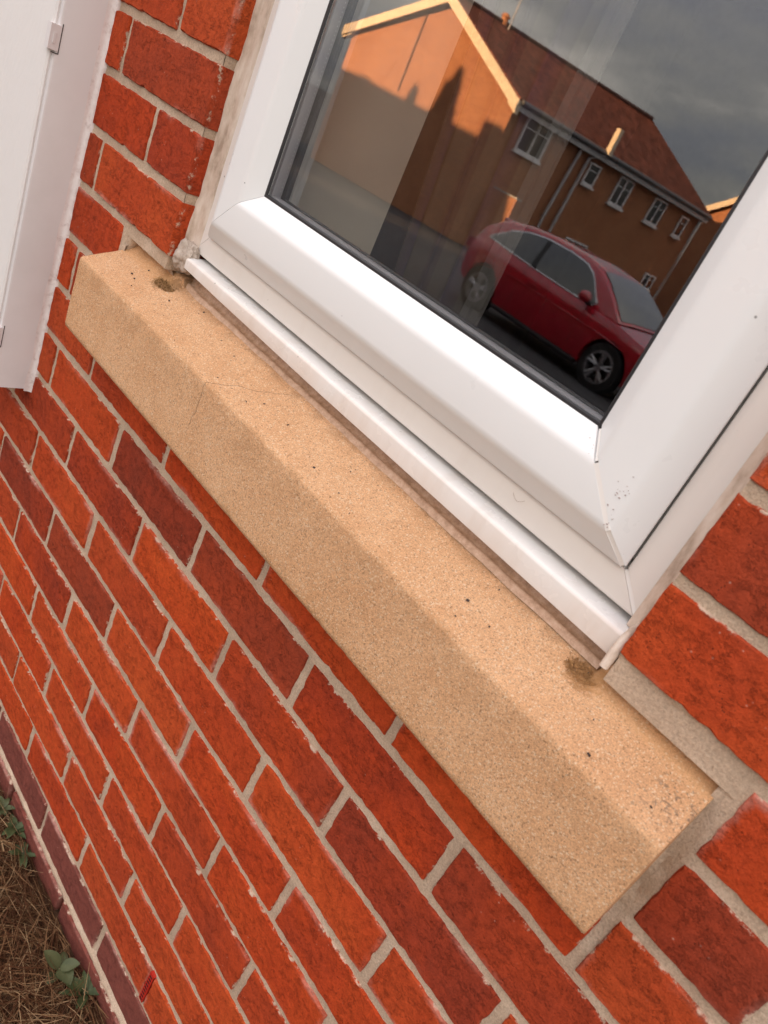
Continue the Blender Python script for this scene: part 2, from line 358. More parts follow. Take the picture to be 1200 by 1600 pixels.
# darker bricks seen in the photograph: (course, joint number to the left of the brick)
DARK = {(-2, 1): .78, (-2, 2): .62, (-2, 3): .50, (-2, 4): .62, (-3, 0): .62, (-3, 2): .50, (-5, 0): .70, (-5, -1): .72, (-4, -1): .55,
        (-6, 0): .55, (-3, 1): .10, (-4, 0): .25, (-4, 1): .38, (-2, 0): .22, (-3, -1): .55, (0, 4): .72, (3, 3): .66, (2, 4): .25, (1, 4): .25,
        (-1, 4): .28, (-3, 3): .66, (-4, 3): .22, (-1, 0): .45, (-1, 1): .22, (-1, 2): .30, (-1, 3): .35, (-7, 2): .45, (-6, 3): .30, (-5, 2): .34,
        (-4, 2): .30, (3, -1): .42, (2, -1): .48, (4, -1): .36, (3, 0): .55}
brng = random.Random(3)
for k in range(-12, 8):
    js = CUSTOM.get(k) or [perp[k] + 0.225*m for m in range(-3, 8)]
    base = 2 if k in CUSTOM else 3
    for a in range(len(js)-1):
        x0, x1 = js[a] + 0.005, js[a+1] - 0.005
        idx = a - base
        if x1 < -0.80 or x0 > 1.32: continue
        if k in (0, 1):
            if x1 > -0.118 and x0 < 0.812:
                if x0 < -0.118: x1 = -0.118
                elif x1 > 0.812: x0 = 0.812
                else: continue
        if k >= 2:
            if x1 > 0.0 and x0 < OW:
                if x0 < 0: x1 = 0.0
                elif x1 > OW: x0 = OW
                else: continue
        if abs(x1) < 0.012: x1 = 0.0
        if k >= 2 and abs(x0 - OW) < 0.02: x0 = OW
        L = x1 - x0
        if L < 0.03: continue
        Lq = round(L/0.0025)*0.0025
        o = link('brick', brick_mesh(Lq, brng.randrange(5 if abs(Lq-0.215) < 0.001 else 2)), None, house)
        pl = -Vector(house.location)
        o.location = pl + Vector(((x0+x1)/2, brng.uniform(-0.0006, 0.0012) - (0.007 if k == -12 else 0), 75e-3*k + 0.0375 + brng.uniform(-0.0007, 0.0007)))
        if abs(x1) > 1e-6 and abs(x0-OW) > 1e-6: o.rotation_euler = (brng.uniform(-.006, .006), brng.uniform(-.004, .004), brng.uniform(-.003, .003))
        dk = DARK.get((k, idx), min(0.55, max(0.08, brng.gauss(0.29, 0.13))))
        o.color = (dk, Lq/2, 1.0 if k <= -11 else 0.0, 1)

# mortar: a fine uneven sheet a few mm behind the brick faces, returning round the window jambs
step = 0.006; x_a, x_b, z_a, z_b = -0.80, 1.32, -0.98, 0.60
nx, nz = int((x_b-x_a)/step)+1, int((z_b-z_a)/step)+1
xs = [x_a + i*step for i in range(nx)]
xs = [-0.0014 if abs(x) < step/2 else OW+0.0014 if abs(x-OW) < step/2 else x for x in xs]
zs = [z_a + j*step for j in range(nz)]
zs = [OZ0 if abs(z-OZ0) < step/2 else z for z in zs]
V = []; F = []
for z in zs:
    for x in xs:
        y = 0.0034 + 0.0013*fnoise(x, 0, z, 45) + 0.0009*fnoise(x, 7, z, 140)
        if -0.004 < z < 0.156 and 0.79 < x < 0.83:
            y += 0.0075*max(0, 1-abs(x-0.800)/0.011)*(0.8+0.6*fnoise(x, 3, z, 60)) - 0.0030*max(0, 1-abs(x-0.816)/0.007)*(0.4+1.1*fnoise(x, 6, z, 70))
        if 0.126 < z < 0.156 and (-0.108 < x < 0 or OW < x < 0.797): y += (0.157-z)/0.026*0.015*max(0.0, min(1.0, (0.801-x)/0.014, (x+0.110)/0.014)) + 0.0022*fnoise(x, 5, z, 75)
        if -0.832 < z < -0.818: y -= 0.006
        V.append((x, y, z))
for (i, j) in ((i, j) for j in range(nz-1) for i in range(nx-1)):
    xc, zc = (xs[i]+xs[i+1])/2, (zs[j]+zs[j+1])/2
    if 0 < xc < OW and OZ0 < zc < OZ1: continue
    if -0.106 < xc < 0.794 and 0.02 < zc < 0.129 or -0.003 < xc < OW+0.003 and 0.02 < zc < 0.152: continue
    F.append((j*nx+i, j*nx+i+1, (j+1)*nx+i+1, (j+1)*nx+i))
mb = MB(); mb.add(V, F)
mb.box((-0.4, 0.0048, OZ0-0.012), (-0.0022, 0.11, 0.60)); mb.box((OW+0.0022, 0.0048, OZ0-0.02), (1.2, 0.11, 0.60))
mb.tube([(-0.112, 0.010, 0.116), (-0.107, 0.0135, 0.130), (-0.101, 0.0135, 0.143), (-0.096, 0.012, 0.152)], [0.004, 0.0075, 0.0085, 0.006], 10)
mb.box((-0.118, 0.022, 0.110), (-0.001, 0.10, 0.158)); mb.box((OW+0.001, 0.022, 0.110), (0.81, 0.10, 0.158))
mb.build('mortar', MORTAR, house, 50)

# red plastic weep vent in a perpend near the ground
wv = MB(); wv.box((0.4535, -0.0012, -0.7425), (0.4630, 0.012, -0.6775))
vent_m = flat('red_plastic', (0.42, 0.022, 0.012), 0.4)
vent = wv.build('weep_vent', vent_m, house); vent['label'] = 'small red plastic weep vent in a mortar joint low on the wall'
sl = MB()
for i in range(9): sl.box((0.4555, -0.0019, -0.7385 + i*0.0068), (0.4610, -0.0010, -0.7362 + i*0.0068))
sl.build('slot', flat('dark_slot', (0.05, 0.006, 0.005), 0.6), vent)

# the rest of the facade (outside the picture) and the roof that shades the street
far_brick = Mat('far_brick', 0.9, 0.2)
bt = far_brick.n('ShaderNodeTexBrick'); bt.inputs['Scale'].default_value = 1.0
for nme, val in (('Brick Width', 0.225), ('Row Height', 0.075), ('Mortar Size', 0.005)): bt.inputs[nme].default_value = val
bt.inputs['Color1'].default_value = (0.40, 0.085, 0.03, 1); bt.inputs['Color2'].default_value = (0.25, 0.05, 0.022, 1); bt.inputs['Mortar'].default_value = (0.40, 0.30, 0.21, 1)
sp_ = far_brick.sep(); cb_ = far_brick.n('ShaderNodeCombineXYZ'); far_brick.l(far_brick.math('ADD', sp_[0], sp_[1]), cb_.inputs[0]); far_brick.l(sp_[2], cb_.inputs[1])
far_brick.l(cb_.outputs[0], bt.inputs['Vector']); far_brick.col(bt.outputs[0]); FARB = far_brick.m
TILE = flat('clay_roof_tile', (0.25, 0.090, 0.058), 0.8, 0.2, 0, 0.25, 3.0)
ob = MB()
ob.box((-18.0, 0.002, -1.2), (-0.80, 0.11, 4.1)); ob.box((1.32, 0.002, -1.2), (7.0, 0.11, 4.1))
ob.box((-0.80, 0.002, 0.602), (-0.001, 0.11, 4.1)); ob.box((OW+0.001, 0.002, 0.602), (1.32, 0.11, 4.1)); ob.box((-0.001, 0.002, OZ1), (OW+0.001, 0.11, 4.1))
ob.box((-18, 8.0, -1.2), (7, 8.2, 4.1)); ob.box((-18, 0.11, -1.2), (-17.8, 8.0, 4.1)); ob.box((6.8, 0.11, -1.2), (7, 8.0, 4.1))
ob.build('outer_wall', FARB, house)
rf = MB(); rf.prism([(-18.3, -0.35, 3.95), (-18.3, 4.1, 6.9), (-18.3, 8.55, 3.95), (-18.3, 8.5, 3.8), (-18.3, 4.1, 6.72), (-18.3, -0.3, 3.8)], (25.6, 0, 0))
rf.build('roof', TILE, house)

# ------------------------------------------------------------------ stone sill
def sill():
    xsn = [-0.110, -0.1097, -0.109, -0.105] + list(np.linspace(-0.10, 0.787, 178)) + [0.793, 0.797, 0.7982, 0.7985]
    V = []; n = None
    for ix, x in enumerate(xsn):
        endd = min(x + 0.110, 0.7985 - x); rnd = max(0.0, 0.0010 - endd)
        stool = (x < 0.016 or x > 0.688)
        e1 = 0.0016*fnoise(x, 1, 0, 22) + 0.0010*fnoise(x, 1, 0, 90); e2 = 0.0014*fnoise(x, 5, 0, 30)
        zt = 0.0985 + 0.0012*math.sin(x*7); yf = -0.048
        chip = 0.0025*max(0, fnoise(x, 8, 0, 55) - 0.35)*4 if x > 0.3 else 0
        p = [(0.10, 0.004), (0.02, 0.001 + 0.0006*fnoise(x, 3, 0, 60)), (yf+0.012, 0.0005), (yf+0.004, 0.0012), (yf+0.001+chip, 0.003), (yf, 0.007+chip)]
        for t in np.linspace(0.12, 0.88, 8): p.append((yf + 0.0005*fnoise(x, t*3, 2, 30), 0.002 + (zt-0.002)*t))
        p += [(yf+0.0002, zt-0.0035), (yf+0.0008+e1*0.3, zt-0.0009+e1*0.5), (yf+0.0024+e2*0.6, zt+0.0004+e1*0.4)]
        for t in np.linspace(0.12, 1.0, 9):
            y = yf+0.005 + t*(0.0495-0.005); p.append((y, zt + 0.0015 + (y-yf-0.005)*0.385 + 0.0005*fnoise(x, y*3, 4, 30)))
        ye, ze = p[-1]
        if stool: p += [(ye+0.008, ze+0.0042), (ye+0.0135, ze+0.0105), (ye+0.021, 0.1365), (0.10, 0.1395)]
        else: p += [(ye+0.004, ze+0.0016), (ye+0.010, ze+0.004), (ye+0.022, ze+0.0085), (0.10, ze+0.0385)]
        cy = -0.0; cz = 0.055
        n = len(p)
        for (y, z) in p: V.append((x, y + (rnd if y < 0 else 0)*0.6, z - rnd*0.5*(1 if z > cz else -1)))
    m = len(xsn); F = [(i*n+j, i*n+j+1, (i+1)*n+j+1, (i+1)*n+j) for i in range(m-1) for j in range(n-1)]
    F += [tuple(range(n)), tuple((m-1)*n+j for j in range(n-1, -1, -1))]
    o = mesh('stone_sill', V, F, STONE, None, 48)
    # stained back of the left and right stool
    return setp(o, 'sandy buff cast stone window sill projecting from the red brickwork', 'window sill')
sill()

# ------------------------------------------------------------------ the uPVC window
win = empty('casement_window', (0.3475, 0.05, 0.15), 'white plastic casement window with dark glass reflecting the street, above the stone sill', 'window')
RX0, RX1, RZ0, RZ1 = 0.0, OW, 0.1625, 1.21
def member(side, prof, x0=RX0, x1=RX1, z0=RZ0, z1=RZ1, gap=(0.0003, 0.0026)):
    """one mitred bar; prof = closed loop of (inset, y)"""
    n = len(prof); gl, gr = gap
    if side == 'b': e = [[(x0+i+gl, y, z0+i) for i, y in prof], [(x1-i-gr, y, z0+i) for i, y in prof]]
    if side == 't': e = [[(x0+i+gl, y, z1-i) for i, y in prof], [(x1-i-gl, y, z1-i) for i, y in prof]]
    if side == 'l': e = [[(x0+i, y, z0+i+gl) for i, y in prof], [(x0+i, y, z1-i-gl) for i, y in prof]]
    if side == 'r': e = [[(x1-i, y, z0+i+gr) for i, y in prof], [(x1-i, y, z1-i-gl) for i, y in prof]]
    v = e[0] + e[1]
    f = [(i, (i+1) % n, n+(i+1) % n, n+i) for i in range(n)] + [tuple(range(n)), tuple(range(2*n-1, n-1, -1))]
    return v, f
def ringparts(name, prof, mat, parent, sides='btlr', smooth=25, **k):
    r = []
    for s in sides:
        v, f = member(s, prof, **k); r.append(mesh(name, v, f, mat, parent, smooth))
    return r
def rnd_prof(pts, r):
    """round the corners of a profile polyline: pts = [(inset,y,round?)]"""
    o = []; n = len(pts)
    for i, (a, b, q) in enumerate(pts):
        if not q: o.append((a, b)); continue
        P = Vector((a, b)); A = Vector(pts[i-1][:2]); B = Vector(pts[(i+1) % n][:2]); rr = r*q
        d1 = (A-P).normalized(); d2 = (B-P).normalized()
        for t in (0, 0.25, 0.5, 0.75, 1): 
            q0 = P + d1*rr*(1-t); q1 = P + d2*rr*t; w = q0*(1-t) + q1*t
            o.append(((P+d1*rr)*(1-t)**2 + P*2*t*(1-t) + (P+d2*rr)*t*t)[:])
    return o
frame_p = rnd_prof([(0.0095, 0.027, 1), (0.0357, 0.0268, 0.5), (0.0380, 0.0370, 0), (0.046, 0.040, 0), (0.058, 0.040, 0), (0.058, 0.095, 0), (0.0095, 0.095, 0)], 0.0022)
for bar in ringparts('frame_bar', frame_p, PVC_F, win): pass
sash_p = rnd_prof([(0.0365, 0.0222, 0.3), (0.0570, 0.0080, 1.5), (0.0930, 0.0080, 1.6), (0.1118, 0.0248, 0.5), (0.1118, 0.0262, 0), (0.0440, 0.0262, 0), (0.0440, 0.0236, 0), (0.0365, 0.0236, 0)], 0.0030)
sash = ringparts('sash_bar', sash_p, PVC, win)
ringparts('shadow_strip', [(0.0425, 0.0232), (0.0446, 0.0232), (0.0446, 0.0375), (0.0425, 0.0375)], RUBBER, win, gap=(0, 0))  # black strip added to deepen the shadow line between sash and frame
core_p = [(0.0445, 0.0275), (0.1135, 0.0275), (0.1135, 0.0283), (0.100, 0.0285), (0.100, 0.0545), (0.1128, 0.055), (0.109, 0.073), (0.060, 0.078), (0.0445, 0.078)]
ringparts('sash_core', core_p, PVC, win, gap=(0, 0))
# weld beads that fill the open mitres of the right lower corner
wb = MB()
def weld(i0, y0, i1, y1, w, dy):
    a = Vector((RX1-i0, y0+dy, RZ0+i0)); b = Vector((RX1-i1, y1+dy, RZ0+i1)); s = Vector((w, 0, w))/math.sqrt(2)
    wb.add([a-s, a+s, b+s, b-s, a-s+Vector((0, .003, 0)), a+s+Vector((0, .003, 0)), b+s+Vector((0, .003, 0)), b-s+Vector((0, .003, 0))],
           [(0,1,2,3),(0,4,5,1),(1,5,6,2),(2,6,7,3),(3,7,4,0)])
weld(0.0385, 0.0216, 0.0575, 0.0088, 0.0020, 0.0004); weld(0.0575, 0.0082, 0.0925, 0.0082, 0.0020, -0.0001); weld(0.0935, 0.0090, 0.111, 0.0245, 0.0012, 0.0004)
weld(0.0110, 0.0275, 0.036, 0.0273, 0.0016, 0.0002)
wb.build('weld_bead', WELD, win)
# gaskets, panes, spacer
ringparts('gasket', [(0.1112, 0.0246), (0.1138, 0.0250), (0.1150, 0.0266), (0.108, 0.0272), (0.108, 0.0250)], RUBBER, win, gap=(0, 0))
def pane(y0, y1, ins):
    m_ = MB(); m_.box((RX0+ins, y0, RZ0+ins), (RX1-ins, y1, RZ1-ins)); return m_.build('glass_pane', GLASS, win)
pane(0.0268, 0.0306, 0.1065); pane(0.0440, 0.0478, 0.1065)
spc = ringparts('spacer_bar', [(0.1035, 0.0312), (0.1150, 0.0312), (0.1154, 0.0325), (0.1154, 0.0418), (0.1150, 0.0434), (0.1035, 0.0434)], SEAL, win, gap=(0, 0))
ringparts('edge_seal', [(0.104, 0.0436), (0.1136, 0.04365), (0.1136, 0.0439), (0.104, 0.0439)], RUBBER, win, gap=(0, 0))
ringparts('inner_gasket', [(0.1035, 0.0480), (0.1158, 0.0480), (0.1165, 0.0500), (0.1150, 0.0545), (0.1035, 0.0545)], RUBBER, win, gap=(0, 0))
dots = MB()                                 # perforations along the two visible spacer bars
for i in range(120):
    z = RZ0 + 0.122 + i*0.0042
    dots.box((RX0+0.1152, 0.0398, z), (RX0+0.1157, 0.0405, z+0.0010))
dots.build('perforation', flat('bright_aluminium', (0.62, 0.62, 0.64), 0.3, 0.5, 0.3), win)['kind'] = 'stuff'

# uPVC sill board under the frame
def nose(x):
    zb = np.interp(x, [0.0, 0.024, 0.10, 0.317, 0.51, 0.69], [0.1525, 0.1515, 0.1495, 0.1455, 0.1440, 0.1425]); zt = np.interp(x, [0, 0.69], [0.1663, 0.1648]); return zb, zt
xc = np.linspace(0.0245, 0.6905, 90); V = []; n = None
for x in xc:
    zb, zt = nose(x); w = 0.0004*fnoise(x, 0, 0, 8)
    p = [(0.095, zb+0.006), (0.022, zb+0.004), (0.020, zb+0.0005), (0.0145, zb-0.0002), (0.0122, zb+0.0012), (0.0118+w, zb+0.006), (0.0118+w, zt-0.0038)]
    for t in range(1, 6):
        a = t/5*math.pi/2*0.96; p.append((0.0118+w + 0.0042*(1-math.cos(a)), zt-0.0038 + 0.0036*math.sin(a)))
    p += [(0.024, zt+0.0006), (0.034, zt+0.0012), (0.095, zt+0.004)]
    n = len(p); V += [(x, y, z) for y, z in p]
F = [(i*n+j, i*n+(j+1) % n, (i+1)*n+(j+1) % n, (i+1)*n+j) for i in range(len(xc)-1) for j in range(n)]
F += [tuple(range(n)), tuple((len(xc)-1)*n+j for j in range(n-1, -1, -1))]
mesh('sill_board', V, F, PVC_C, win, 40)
# sealant bead on the stone, under the board
xb = np.linspace(0.014, 0.686, 150); V = []
for x in xb:
    w = 0.0011*fnoise(x, 0, 0, 26) + 0.0006*fnoise(x, 2, 0, 80); y0 = np.interp(x, [0.014, 0.05, 0.69], [0.0280, 0.0260, 0.0225]) + w
    zs_ = 0.103 + 0.385*(y0+0.041)
    p = [(y0-0.003, zs_-0.003), (y0-0.0012, zs_+0.0006), (y0, zs_+0.0026), (y0+0.0014, zs_+0.0030), (y0+0.0035, zs_+0.0026), (y0+0.006, zs_+0.0048), (y0+0.0085, zs_+0.010), (y0+0.0095, zs_+0.018), (y0+0.011, zs_+0.030)]
    n = len(p); V += [(x, y, z) for y, z in p]
F = [(i*n+j, i*n+j+1, (i+1)*n+j+1, (i+1)*n+j) for i in range(len(xb)-1) for j in range(n-1)]
BEADM = Mat('dusty_sealant', 0.45, 0.4)
BEADM.col(BEADM.ramp(BEADM.noise(150, 6, 0.8), [(0.3, (0.27, 0.155, 0.09)), (0.5, (0.46, 0.29, 0.19)), (0.7, (0.58, 0.41, 0.30))])); BEADM.bump(BEADM.noise(400, 3, 0.6), 0.0004, 0.6)
mesh('sealant_bead', V, F, BEADM.m, win, 60)
# sealant fillets down both jambs
def jamb(x_wall, x_in, sgn):
    V = []; zz = np.linspace(0.166, 0.75, 160)
    for z in zz:
        w = 0.0012*fnoise(sgn, 0, z, 24) + 0.0007*fnoise(sgn, 4, z, 70); lump = 0.0035*max(0, fnoise(sgn, 9, z, 13))
        p = [(x_wall-sgn*0.002, 0.0195+w-lump), (x_wall+sgn*0.002, 0.0205+w-lump), (x_wall+sgn*0.005, 0.0222+w*0.6), (x_wall+sgn*0.009, 0.0240), (x_wall+sgn*0.0125, 0.0248+0.0003*fnoise(0, 2, z, 30)), (x_in - sgn*0.002 + sgn*w, 0.0258), (x_in+sgn*w, 0.0275)]
        V += [(x, y, z) for x, y in p]
    n = 7; F = [(i*n+j, i*n+j+1, (i+1)*n+j+1, (i+1)*n+j) for i in range(len(zz)-1) for j in range(n-1)]
    mesh('jamb_sealant', V, F, SILI, win, 60)
jamb(0.0, 0.0205, 1); jamb(OW, OW-0.0125, -1)
# right-hand end sealant of the sill board
rb = MB(); rb.tube([(0.6925, 0.004, 0.138), (0.6922, 0.006, 0.150), (0.6918, 0.010, 0.163), (0.6915, 0.020, 0.170), (0.6915, 0.03, 0.175)], [0.0035, 0.004, 0.004, 0.004, 0.004], 8)
rb.build('end_sealant', SILI, win, 60)
# mortar lump plugging the left end of the sill board
bm = bmesh.new(); bmesh.ops.create_icosphere(bm, subdivisions=5, radius=1.0)
for v in bm.verts:
    d = v.co.copy(); r_ = 1 + 0.30*noise.noise(d*1.6+Vector((3, 1, 5))) + 0.16*noise.noise(d*4.5) + 0.06*noise.noise(d*13)
    q = d*r_
    v.co = Vector((0.0090 + q.x*0.0175 + q.z*0.004, 0.0205 + q.y*0.0135, 0.1600 + q.z*0.0215))
me = bpy.data.meshes.new('mortar_lump'); bm.to_mesh(me); bm.free(); fin(me, 80)
LUMP = Mat('pale_mortar', 0.9, 0.2); LUMP.col(LUMP.ramp(LUMP.noise(90, 5, 0.7), [(0.3, (0.30, 0.235, 0.19)), (0.65, (0.50, 0.42, 0.355))])); LUMP.bump(LUMP.noise(200, 4, 0.7), 0.0012, 0.8)
lump = link('mortar_lump', me, LUMP.m, house); lump['label'] = 'rough grey mortar lump plugging the left end of the plastic sill'

# room behind the glass
PLAST = flat('cream_plaster', (0.84, 0.77, 0.66), 0.9, 0.2, 0, 0.06, 2.0); WALLP = flat('dim_wallpaper', (0.22, 0.19, 0.16), 0.9)
rm = MB()
rm.box((-0.30, 0.112, 0.0), (0.006, 0.31, 1.35)); rm.box((OW-0.006, 0.112, 0.0), (OW+0.3, 0.31, 1.35)); rm.box((-0.3, 0.112, 0.0), (OW+0.3, 0.31, 0.165)); rm.box((-0.3, 0.112, 1.195), (OW+0.3, 0.31, 1.5))
rm.build('plaster_reveal', PLAST, house)
rm = MB()
rm.box((-2.0, 0.30, -0.85), (-0.30, 0.32, 1.7)); rm.box((OW+0.3, 0.30, -0.85), (2.5, 0.32, 1.7)); rm.box((-0.3, 0.30, -0.85), (OW+0.3, 0.32, 0.0)); rm.box((-0.3, 0.30, 1.5), (OW+0.3, 0.32, 1.7))
rm.box((-2.02, 0.3, -0.87), (-2.0, 4.0, 1.72)); rm.box((2.5, 0.3, -0.87), (2.52, 4.0, 1.72)); rm.box((-2.0, 4.0, -0.85), (2.5, 4.02, 1.7))
rm.box((-2.0, 0.3, -0.87), (2.5, 4.0, -0.85)); rm.box((-2.0, 0.3, 1.7), (2.5, 4.0, 1.72))
rm.build('room_wall', WALLP, house)
# curtain drawn to the left inside the room
CUR = Mat('striped_curtain', 0.95, 0.1)
cu = CUR.n('ShaderNodeAttribute', attribute_name='UVMap'); cux = CUR.sep(cu.outputs['Vector'])
CUR.col(CUR.ramp(CUR.math('FRACT', CUR.math('MULTIPLY', cux[0], 3.0)), [(0.0, (0.06, 0.042, 0.034)), (0.28, (0.062, 0.042, 0.064)), (0.32, (0.05, 0.035, 0.05)), (0.60, (0.045, 0.032, 0.028)), (0.64, (0.07, 0.056, 0.042)), (1.0, (0.066, 0.052, 0.040))]))
nu, nv = 90, 24; V = []; UV = []
for j in range(nv):
    t = j/(nv-1); z = 0.17 + t*1.0
    xl = 0.068 - 0.10*min(1, (z-0.17)/0.8)
    for i in range(nu):
        u = i/(nu-1); x = xl + u*(0.245-xl); y = 0.312 - 0.055*u + 0.008*math.sin(u*22)*(1-0.3*t)*min(1, u*8)
        V.append((x, y, z)); UV.append((u, t))
for (x, y, z) in list(V): V.append((x+0.001, y+0.003, z))
F = grid(nu, nv); F = F + [tuple(q+nu*nv for q in f[::-1]) for f in F]
cur = mesh('curtain', V, F, CUR.m, None, 60)
uvl = cur.data.uv_layers.new(name='UVMap')
for lp in cur.data.loops: uvl.data[lp.index].uv = UV[lp.vertex_index % (nu*nv)]
setp(cur, 'dark striped curtain hanging inside the room behind the window glass', 'curtain')
lin = MB()
for k_ in range(4): lin.add([(0.246+k_*0.008, 0.252+0.004*(k_ % 2), 0.17), (0.254+k_*0.008, 0.252+0.004*((k_+1) % 2), 0.17), (0.254+k_*0.008, 0.252+0.004*((k_+1) % 2), 1.17), (0.246+k_*0.008, 0.252+0.004*(k_ % 2), 1.17)], [(0, 1, 2, 3)])
lo = lin.build('lining', flat('pale_lining', (0.10, 0.09, 0.08), 0.95), cur)

# ------------------------------------------------------------------ meter box on the left
mbx = empty('meter_box', (-0.47, 0.0, 0.12), 'white plastic utility meter box fixed to the bricks left of the window', 'meter box')
b = MB()
prof = [(-0.70, 0.02), (-0.27, 0.02), (-0.27, -0.0575), (-0.2712, -0.0600), (-0.274, -0.0612), (-0.70, -0.0612)]
b.prism([(x, y, -0.182) for x, y in prof], (0, 0, 0.76)); b.build('housing', GRP, mbx, 30)
d = MB()
dp = [(-0.700, -0.0605), (-0.2765, -0.0605), (-0.2755, -0.0640), (-0.278, -0.0665), (-0.70, -0.0665)]
d.prism([(x, y, -0.150) for x, y in dp], (0, 0, 0.70)); d.build('door', GRPD, mbx, 30)
for z in (0.296, -0.112):
    h = MB(); h.box((-0.281, -0.0705, z), (-0.2690, -0.0575, z+0.029)); h.box((-0.2692, -0.0660, z+0.008), (-0.2682, -0.0630, z+0.020)); h.build('hinge', GRP, mbx)
    g_ = MB(); g_.box((-0.2703, -0.0572, z-0.003), (-0.2697, -0.0560, z+0.032)); g_.box((-0.2703, -0.0655, z-0.0032), (-0.2697, -0.0572, z-0.0020)); g_.build('recess_line', flat('shadow_gap', (0.06, 0.055, 0.055), 0.8), mbx)
V = []; zz = np.linspace(-0.186, 0.55, 190)
for z in zz:
    w = 0.0022*fnoise(2, 0, z, 30) + 0.0018*fnoise(2, 4, z, 95); s2 = 0.003*fnoise(3, 4, z, 20)
    p = [(-0.2699, -0.0095+s2), (-0.2695, -0.006+s2*0.6), (-0.2690, -0.0038+s2*0.4), (-0.2675+w*0.3, -0.0022), (-0.2660+w*0.8, -0.0014), (-0.2645+w, 0.0004), (-0.2640+w, 0.004)]
    V += [(x, y, z) for x, y in p]
F = [(i*7+j, i*7+j+1, (i+1)*7+j+1, (i+1)*7+j) for i in range(len(zz)-1) for j in range(6)]
WS = Mat('white_sealant', 0.55, 0.4); WS.col(WS.ramp(WS.noise(80, 5, 0.7), [(0.30, (0.50, 0.41, 0.39)), (0.45, (0.68, 0.60, 0.58)), (0.7, (0.74, 0.68, 0.665))])); WS.bump(WS.noise(180, 5, 0.7), 0.0012, 0.8)
mesh('edge_sealant', V, F, WS.m, mbx, 60)

# ------------------------------------------------------------------ ground
GROUND = Mat('dry_soil', 0.95, 0.1)
GROUND.col(GROUND.ramp(GROUND.noise(60, 6, 0.7), [(0.3, (0.028, 0.014, 0.008)), (0.55, (0.070, 0.036, 0.020)), (0.75, (0.13, 0.075, 0.042))])); GROUND.bump(GROUND.noise(150, 5, 0.7), 0.004, 0.8)
LAWN = Mat('dry_lawn', 0.95, 0.1); LAWN.col(LAWN.ramp(LAWN.noise(8, 8, 0.7), [(0.3, (0.06, 0.05, 0.02)), (0.6, (0.13, 0.10, 0.045)), (0.8, (0.19, 0.15, 0.08))])); LAWN.bump(LAWN.noise(90, 4, 0.7), 0.02, 0.8)
ASPH = Mat('asphalt', 0.85, 0.3); ASPH.col(ASPH.ramp(ASPH.noise(1.3, 8, 0.65), [(0.3, (0.040, 0.040, 0.043)), (0.7, (0.062, 0.061, 0.062))])); ASPH.bump(ASPH.noise(120, 3, 0.6), 0.004, 0.6)
PAVE = flat('concrete_kerb', (0.34, 0.31, 0.28), 0.9, 0.2, 0, 0.08, 1.5)
def soil_z(x, y): return -0.872 + 0.006*fnoise(x, y, 0, 9) + 0.004*fnoise(x, y, 3, 30)
gx, gy = np.linspace(-0.4, 1.1, 120), np.linspace(0.02, -0.62, 60)
V = [(x, y, soil_z(x, y) + 0.002) for y in gy for x in gx]
o = mesh('soil', V, grid(120, 60), GROUND.m, None, 60); setp(o, 'dark brown soil strip at the foot of the wall', kind='structure')
def sheet(name, pts, x0, x1, mat, label):
    V = []; 
    for (y, z) in pts: V += [(x0, y, z), (x1, y, z)]
    return setp(mesh(name, V, [(2*i, 2*i+1, 2*i+3, 2*i+2) for i in range(len(pts)-1)], mat), label, kind='structure')
sheet('lawn', [(60, -1.15), (8.3, -1.0), (0.0, -0.89), (-0.6, -0.885), (-3.2, -0.97), (-3.6, -1.05)], -900, 900, LAWN.m, 'dry lawn in front of the house')
sheet('pavement', [(-3.6, -1.046), (-5.2, -1.085), (-5.21, -1.25)], -900, 900, PAVE, 'pale pavement along the road')
sheet('road', [(-5.2, -1.232), (-9.0, -1.475), (-21.0, -2.24), (-24, -2.37), (-60, -2.6), (-900, -4)], -900, 900, ASPH.m, 'dark asphalt road sloping away between the houses')

# dry grass: thousands of thin curved blades
gv = []; gf = []; gm = []
grng = random.Random(5)
for i in range(10500):
    x = grng.uniform(-0.25, 0.75); y = -abs(grng.gauss(0.0, 0.16)) - 0.004
    if y < -0.6: continue
    if y > -0.012 and grng.random() < 0.55: continue
    L = grng.uniform(0.02, 0.085); a = grng.uniform(0, 2*math.pi); el = grng.uniform(0.02, 0.55)**1.2; w = grng.uniform(0.0005, 0.0014)
    z = soil_z(x, y) + grng.uniform(-0.002, 0.012); dx, dy = math.cos(a), math.sin(a); cv = grng.uniform(-0.9, 0.5)
    if y + dy*L > -0.006: dy = -abs(dy)*0.3
    b = len(gv); tw = grng.uniform(0, math.pi)
    sxv, syv, szv = -dy*math.cos(tw), dx*math.cos(tw), math.sin(tw)
    for s_ in range(4):
        t = s_/3; r_ = L*t; hz = z + math.sin(el)*r_ + cv*0.25*r_*t + 0.003*fnoise(x, y, t, 40)
        ww = w*(1-0.75*t); px_, py_ = x+dx*r_*math.cos(el) + 0.006*fnoise(x*50, y*50, t, 2), y+dy*r_*math.cos(el)
        hz = max(hz, soil_z(px_, py_)+0.001)
        gv += [(px_-sxv*ww, min(py_-syv*ww, -0.0015), hz-szv*ww), (px_+sxv*ww, min(py_+syv*ww, -0.0015), hz+szv*ww)]
        if s_: gf.append((b+2*s_-2, b+2*s_-1, b+2*s_+1, b+2*s_)); gm.append(grng.choice((0, 0, 1, 1, 1, 2)) if s_ == 1 else gm[-1])
me = bpy.data.meshes.new('dry_grass'); me.from_pydata(gv, [], gf); me.update()
